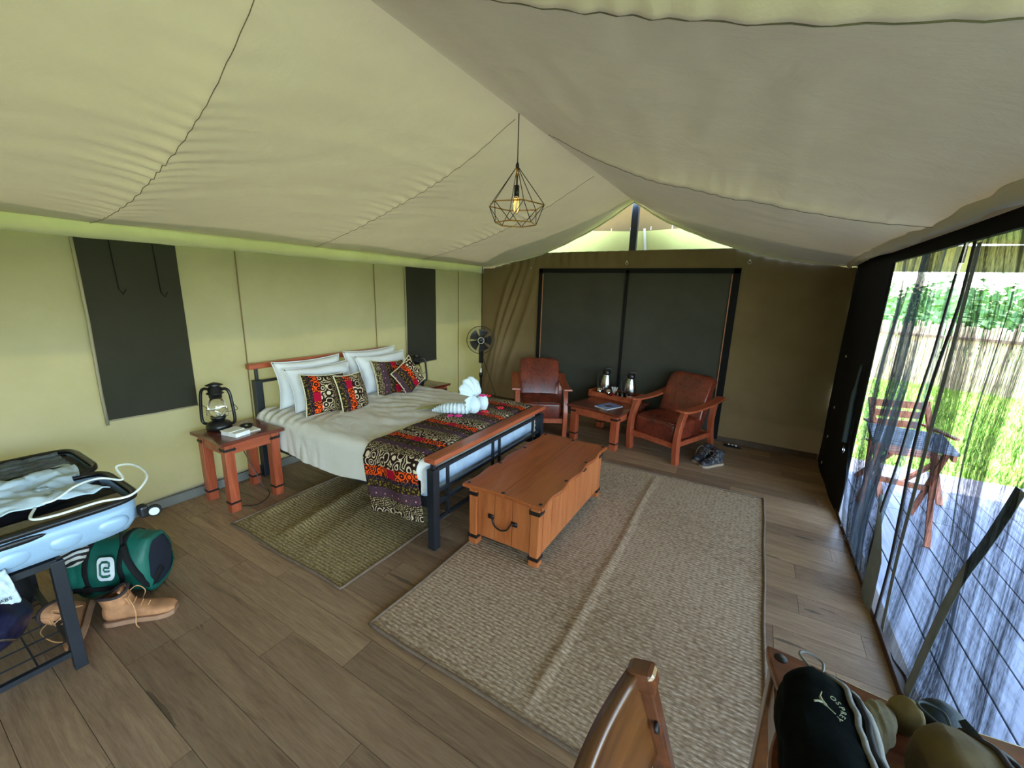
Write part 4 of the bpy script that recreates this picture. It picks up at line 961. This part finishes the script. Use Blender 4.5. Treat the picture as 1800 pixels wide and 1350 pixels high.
MB().tube(smooth_pts([(.14, -.11, .30), (.20, -.155, .24), (.26, -.15, .14), (.29, -.10, .07), (.32, -.02, .12)], 6), .022, 6, flat=.2).mk('shoulder_strap', 'black_canvas', df, True)
MB().b(-.24, .20, -.158, -.150, .075, .10).mk('waist_strap', 'black_canvas', df, bevel=.002)
MB().b(-.16, -.10, -.165, -.155, .065, .11).mk('buckle', 'blackp', df, bevel=.004)
# emblem: rounded square with inner spiral
em = thing  # noqa
def rsq(w_, h, r, n=6):
    P = []
    for cx, cy, a0 in ((w_/2-r, h/2-r, 0), (-w_/2+r, h/2-r, 90), (-w_/2+r, -h/2+r, 180), (w_/2-r, -h/2+r, 270)):
        for k in range(n+1): a = radians(a0+90*k/n); P.append((cx+r*cos(a), cy+r*sin(a)))
    return P
EM = lambda u, v, t: Vector((u+.045, -.158+t-.028*(v/.1)*(-1)+.004, .205+v))
emo = MB().prism(rsq(.125, .115, .03), lambda u, v, t: Vector((u+.04, -.166+t+.22*(v+.0), .205+v)), 0, .004).mk('emblem', 'white', df)
MB().tube([(.04+a, -.169+.22*b_, .205+b_) for a, b_ in [(.03, .012), (.03, .03), (.015, .036), (-.02, .036), (-.036, .025), (-.036, -.025), (-.02, -.036), (.015, -.036), (.034, -.03)]], .0065, 6).tube([(.04+a, -.169+.22*b_, .205+b_) for a, b_ in [(.028, .006), (-.006, .008), (-.012, 0), (-.006, -.010), (.03, -.010)]], .005, 6).mk('emblem_mark', grn, emo, True)
zb = tag(MB().ell((1.20, -5.18, .46), (.05, .06, .05), None, 20, 12, lambda p: p*(1+.1*sin(p.z*90))).mk('striped_pouch', (lambda t: t.done(t.ramp(t.wave(t.co(rot=(0, .6, .4)), 14, 3, d='Z'), [(.45, L(20, 20, 20)), (.55, L(200, 200, 196))]), .7))(NT('striped cloth'))), 'black and white striped pouch tucked under the suitcase', 'pouch')
nb_ = thing('stuff_sack', 'dark navy shiny sack lying on the lower rack shelf', 'bag', (1.08, -5.55, .10))
MB().ell((0, 0, .13), (.24, .22, .13), None, 40, 24, lambda p: p*(1+.10*nz(p.x*9, p.y*9, p.z*9)+.05*nz(p.x*25, p.y*25, p.z*25))).mk('body', simple('navy ripstop', L(30, 32, 62), .3, 0, .5, 30, .5), nb_, True)
MB().tube(smooth_pts([(.2, -.1, .2), (.26, 0, .22), (.25, .1, .16), (.2, .14, .1)], 6), .005, 6).mk('drawcord', 'steel', nb_, True)
tag(MB().ell((.90, -5.36, .26), (.16, .07, .15), None, 24, 14).mk('dark_bag', 'black_canvas', smooth=True), 'black cloth bag standing on the rack shelf behind the leg', 'bag')

# ================================================================== foreground desk, chair, packs
dk_ = thing('writing_desk', 'wooden desk with scalloped dark red-brown top at the lower right corner', 'desk', (4.395, -4.87, 0))
MB().prism(wavy(.625, 1.15, .03, 1, 3), XY, .722, .75).mk('desktop', wood('desk top wood', L(70, 34, 22), L(106, 56, 36), L(128, 72, 46), 0, .25, coat=.5), dk_, bevel=.006)
for sx in (-1, 1):
    for sy in (-1, 1): MB().b(sx*.265-.035, sx*.265+.035, sy*.52-.035, sy*.52+.035, 0, .722).mk('leg', 'wood_gold', dk_, bevel=.005)
for s_ in (-1, 1): MB().b(-.23, .23, s_*.53-.012, s_*.53+.012, .62, .722).mk('apron', 'wood_nsx', dk_); MB().b(s_*.28-.012, s_*.28+.012, -.49, .49, .62, .722).mk('apron', 'wood_gold', dk_)
for sx in (-1, 1):
    for sy in (-1, 1): MB().lathe([(.0175, 0), (.016, .003), (0, .005)], (sx*.277, sy*.54, .75), 16).mk('stud', 'iron', dk_, True)
fc = thing('desk_chair', 'dark wooden chair with curved golden-brown back rail near the camera', 'chair', (0, 0, 0))
for yv in (-4.815, -5.30):
    MB().prism(strip(curve2([(4.02, 0), (3.965, .40), (3.89, .72), (3.812, .975)]), .042), lambda u, v, t: Vector((u, t, v)), yv-.018, yv+.018).mk('leg', 'wood_dark', fc, bevel=.006)
    MB().box((3.814, yv-.004, .967), (.062, .050, .05), Matrix.Rotation(-.28, 3, 'Y')).mk('post_cap', 'wood_dark', fc, bevel=.012)
    MB().b(4.35, 4.39, yv-.02, yv+.02, 0, .44).mk('leg', 'wood_dark', fc, bevel=.004)
    MB().b(3.98, 4.36, yv-.012, yv+.012, .38, .43).mk('seat_rail', 'wood_dark', fc)
def crest(u, v):
    yv = -4.825-.465*u; c = -.022*sin(pi*u); z = .80+.18*v-.0*u; x = 3.80+.175*(1-v)*.36+c+.004; return Vector((x, yv, z+.015*sin(pi*u)*v))
MB().grid(24, 10, crest).mk('back_rail', 'wood_gold', fc, True, solid=.026)
for yv in (-4.838,): MB().lathe([(.012, -.004), (.011, .003), (0, .004)], (3.858, yv, .875), 14, R=axes((0, 1, 0), (-.3, 0, 1))).mk('stud', 'iron', fc, True)
MB().b(3.97, 4.39, -5.31, -4.80, .43, .455).mk('seat', 'wood_dark', fc, bevel=.01)
MB().box((3.935, -5.06, .60), (.014, .46, .05), Matrix.Rotation(-.2, 3, 'Y')).mk('back_rail', 'wood_dark', fc, bevel=.004)
def pack(loc, rz, w_, l, h, mat, label, accent, strapm):
    t = thing('daypack', label, 'backpack', loc, rz)
    def f(u, v):
        yv = l*(u-1); th = v*2*pi; e = lambda c: (abs(c)**.75)*(1 if c >= 0 else -1); k = min(1, (1-max(0, (u-.62)/.38)**2.2)**.5 if u < 1 else 0)
        wv = w_/2*(k*.9+.1*(u < .999)) if u < .999 else .004; hv = h/2*(.35+.65*k)
        n_ = .012*nz(yv*8, cos(th)*2, sin(th)*2+w_*30, 1.2)+.004*nz(yv*26, cos(th)*5, sin(th)*5, 1.2)
        return Vector((e(cos(th))*(wv)+n_, yv, h/2+e(sin(th))*hv+n_))
    MB().grid(40, 41, f).mk('body', mat, t, True)
    for k, (a, m_) in enumerate(((.175, accent), (.15, 'rubber'), (.125, strapm), (.09, strapm))):
        pts = [(lambda q: Vector((q.x*1.05, q.y*1.01, h/2+(q.z-h/2)*1.05)))(f(.02+.94*i/30, a-.10*(i/30)*0)) for i in range(31)]
        MB().tube(pts, .0065 if k != 2 else .010, 6, flat=.5).mk('seam_tape' if k < 2 else 'strap', m_, t, True)
    MB().tube(smooth_pts([(.01, -.02, h*.78), (-.02, .025, h*.82), (.0, .045, h*.80), (.03, .03, h*.78), (.02, -.01, h*.76)], 5), .0032, 6).mk('haul_loop', strapm, t, True)
    return t
grey = simple('grey webbing', L(120, 118, 112), .8, 0, .2, 60, .3)
p1 = pack((4.155, -4.50, .75), radians(6), .165, .36, .185, simple('black pack cloth', L(14, 18, 17), .95, 0, .3, 20, .3, spec=.05), 'black daypack with grey piping lying on the desk', grey, grey)
MB().grid(24, 14, lambda u, v: Vector((.070+.035*v+.004*sin(u*70), -.30+.26*u, .125-.115*v))).mk('mesh_back', simple('blue grey mesh', L(44, 54, 66), .9, 0, .3, 90, .4), p1, solid=.006)
pale = simple('pale embroidery', L(150, 152, 122), .7)
word = 'OSPREY'; zt_ = .1905
for i, chh_ in enumerate(word):
    a = radians(52-21*i); M4 = Matrix.Translation((-.004+.030*cos(a)-.006, -.150+.030*sin(a), zt_)) @ Matrix.Rotation(a-pi/2, 4, 'Z')
    text(chh_, .014, M4, pale, p1, 'lettering')
MB().tube(smooth_pts([(-.010, -.118, zt_), (-.016, -.135, zt_), (-.010, -.150, zt_), (.004, -.166, zt_)], 4), [.0012]*4+[.0028]*5+[.001]*4, 6).tube([(-.030, -.150, zt_), (-.022, -.146, zt_), (-.012, -.146, zt_)], .0022, 6).mk('bird_emblem', pale, p1, True)
kh = simple('khaki pack cloth', L(92, 76, 40), .8, 0, .25, 12, .3)
p2 = pack((4.385, -4.50, .75), radians(16), .17, .36, .17, kh, 'khaki brown daypack with dark zips lying on the desk', simple('dark brown tape', L(48, 34, 30), .8), simple('teal grey webbing', L(58, 70, 76), .8))
MB().grid(20, 14, lambda u, v: Vector((.045+.075*v, -.30+.30*u, .155-.115*v+.006*sin(u*9)))).mk('harness', simple('dark teal harness', L(28, 42, 52), .8, 0, .3, 60, .4), p2, solid=.014)
tag(MB().ell((4.30, -4.475, .785), (.038, .075, .042), Matrix.Rotation(-.35, 3, 'Z'), 40, 20, lambda p: p*(1+.05*sin(p.x*260+p.y*150)+.06*nz(p.x*20,p.y*20,p.z*20))).mk('knit_hat', 'mesh_pack', smooth=True), 'beige ribbed cloth hat lying between the two daypacks', 'hat')
tag(MB().ell((4.365, -4.42, .80), (.036, .014, .052), Matrix.Rotation(-.5, 3, 'Z'), 20, 14).mk('cap_flap', simple('tan suede', L(126, 110, 72), .9, 0, .2, 12, .3), smooth=True), 'tan rounded flap of cloth standing behind the khaki daypack', 'cloth')
tag(MB().ell((4.435, -4.395, .80), (.048, .045, .05), None, 20, 14, lambda p: p*(1+.10*nz(p.x*20, p.y*20, p.z*20))).mk('stuff_pouch', simple('dark teal pouch cloth', L(26, 38, 46), .7, 0, .3, 20, .4), smooth=True), 'dark teal pouch at the desk edge behind the khaki daypack', 'pouch')
sg_ = thing('hand_strap', 'dark brown leather strap with copper edges on the desk between the packs', 'strap', (4.253, -4.53, .752))
for k in (-.012, .004, .018): MB().tube(smooth_pts([(k, -.10, .004), (k-.004, -.04, .05), (k, .02, .075), (k+.003, .035, .05), (k+.002, .03, .006)], 5), .008, 6, flat=.6).mk('strap_loop', simple('dark leather', L(50, 32, 26), .5), sg_, True)
tag(MB().grid(24, 20, lambda u, v: Vector((4.535+.15*u, -4.72+.28*v, .758+.06*sin(pi*u)*sin(pi*v)+.015*nz(u*5, v*5, 3)))).mk('khaki_jacket', simple('khaki cotton', L(112, 98, 66), .9, 0, .2, 8, .3), smooth=True, solid=.004), 'crumpled khaki garment on the desk at the right picture edge', 'clothes')

# ================================================================== mesh curtains on the right
def curtain(name, label, top, left, right, bot, bulge, seed):
    t = thing(name, label, 'curtain', (0, 0, 0), 0, 'dark mesh door curtains of the right wall')
    def f(u, v):      # v 0 bottom .. 1 top
        zt = top; yl, yr = lerp(left, v), lerp(right, v); zb = lerp(bot, u); z = zb+(zt-zb)*v; yv = yl+(yr-yl)*u
        s_ = u*26+seed; amp = .010+.022*(1-abs(2*v-1)**2)
        x = 4.752+amp*sin(s_+3*nz(u*3, v*.8, seed, 1.5)) + .012*sin(s_*2.7+2*v) - bulge*(1-v)**1.5*(1-u*.3) + .02*nz(u*4, v*3, seed)
        return Vector((x, yv+.01*sin(s_*1.3+v*3), z))
    W_ = abs(left[0][1]-right[0][1])+.6
    MB().grid(150, 60, f, uvf=lambda u, v: (u*W_+seed, v*2)).mk('mesh_panel', 'gauze', t)
    return t, f
c1, f1 = curtain('mesh_curtain', 'far dark mesh curtain with its loose corner hanging inside the threshold', 2.09, [(0, -1.66), (.08, -1.56), (.3, -1.34), (.55, -1.30), (1, -1.38)],
        [(0, -2.50), (.1, -2.46), (.25, -2.52), (.45, -2.64), (.6, -2.70), (1, -2.71)], [(0, .03), (.45, .02), (.8, -.0), (.93, .01), (1, .06)], .02, 3)
tape = simple('grey blue tape', L(120, 132, 140), .8); dtape = simple('dark edge tape', L(26, 26, 34), .7)
MB().tube([f1(1, v/40)+Vector((-.004, 0, 0)) for v in range(41)], .012, 6, flat=.5).mk('edge_tape', dtape, c1, True)
MB().tube([f1(u/40, 0)+Vector((-.004, 0, 0)) for u in range(41)], .007, 6, flat=.5).mk('hem_tape', tape, c1, True)
def fold(u, v):
    return Vector((4.735-.02*sin(pi*v)-.012*v, -2.44-(.30*v)*min(1, (1-u)*2.2)*(1-u*.2)-.01, .01+.62*u-.04*v*(1-u)))
MB().grid(16, 10, fold).mk('folded_corner', tape, c1, True)
c2, f2 = curtain('mesh_curtain', 'near dark mesh curtain with broad grey tapes', 2.09, [(0, -2.83), (.2, -2.82), (.5, -2.80), (.85, -2.79), (1, -2.74)],
        [(0, -5.9), (1, -5.9)], [(0, .0), (.08, .03), (.2, .05), (1, .02)], 0, 11)
MB().tube([f2(0, v/40)+Vector((-.004, .0, 0)) for v in range(41)], .014, 6, flat=.5).mk('edge_tape', dtape, c2, True)
MB().tube([f2(u/60, 0) for u in range(61)], .006, 6).mk('hem_tape', dtape, c2, True)
def tape_(pts, w_, m_):
    P = smooth_pts(pts, 6)
    mb = MB(); mb.grid(len(P), 3, lambda u, v: P[min(len(P)-1, int(round(u*(len(P)-1))))]+Vector((0, (v-.5)*w_, 0))); return mb.mk('tape', m_, c2, True, solid=.002)
tape_([(4.735, -2.86, 2.06), (4.735, -2.87, 1.5), (4.73, -2.89, .9), (4.735, -2.88, .45), (4.735, -2.93, .04)], .045, tape)
tape_([(4.735, -3.70, 1.20), (4.735, -3.62, .98), (4.73, -3.52, .72), (4.73, -3.44, .38), (4.735, -3.37, .04)], .062, tape)
rs = thing('rolled_strap', 'grey rolled tie strap with steel ring hanging on the black canvas panel', 'strap', (0, 0, 0))
MB().tube(smooth_pts([(4.70, -1.30, 1.28), (4.69, -1.30, 1.0), (4.69, -1.33, .80), (4.69, -1.34, .62)], 6), [.010]*5+[.018]*5+[.022]*9, 8).mk('roll', simple('slate cloth', L(62, 76, 84), .8), rs, True)
MB().tube([(4.69, -1.36+.03*cos(k*pi/6), .56+.03*sin(k*pi/6)) for k in range(12)], .004, 6, closed=True).mk('ring', 'chrome', rs)
zp = tag(MB().b(4.728, 4.738, -2.728, -2.712, 1.98, 2.10).tube([(4.727, -2.72, 1.98), (4.724, -2.72, 1.93)], .006, 6).mk('zip_pull', 'steel'), 'steel zip pull at the top where the two mesh curtains meet', 'zip pull')

# ================================================================== outdoor furniture on the deck
ot = thing('outdoor_table', 'slatted folding wooden table on the deck seen through the mesh', 'table', (5.09, -1.28, -.02), radians(-6)); ot.scale = (.66, .85, 1)
for k in range(9): MB().b(-.36, .36, -.33+k*.076, -.33+k*.076+.062, .735, .755).mk('slat', 'slat_out', ot)
for s_ in (-1, 1):
    MB().bar((s_*.30, -.36, 0), (s_*.30, .30, .73), .05, .03).mk('leg', 'wood_out', ot); MB().bar((s_*.27, .36, 0), (s_*.27, -.30, .73), .05, .03).mk('leg', 'wood_out', ot)
    MB().b(s_*.33-.015, s_*.33+.015, -.34, .34, .69, .735).mk('side_rail', 'wood_out', ot)
MB().b(-.30, .30, -.02, .02, .34, .38).mk('cross_bar', 'wood_out', ot)
def outchair(loc, rz, label):
    t = thing('outdoor_chair', label, 'chair', loc, rz, 'red-brown outdoor chairs on the deck')
    for k in range(6): MB().b(-.22, .22, -.20+k*.07, -.20+k*.07+.055, .42, .44).mk('seat_slat', 'wood_out', t)
    for k in range(3): MB().b(-.21, .21, .235, .255, .58+k*.10, .65+k*.10).mk('back_slat', 'wood_out', t)
    for s_ in (-1, 1):
        MB().bar((s_*.23, -.24, 0), (s_*.23, .25, .86), .045, .025).mk('leg', 'wood_out', t); MB().bar((s_*.20, .26, 0), (s_*.20, -.2, .44), .045, .025).mk('leg', 'wood_out', t)
        MB().b(s_*.24-.02, s_*.24+.02, -.22, .24, .62, .64).mk('armrest', 'wood_out', t)
    return t
outchair((5.30, -.45, -.02), radians(15), 'red-brown slatted chair beyond the deck table')
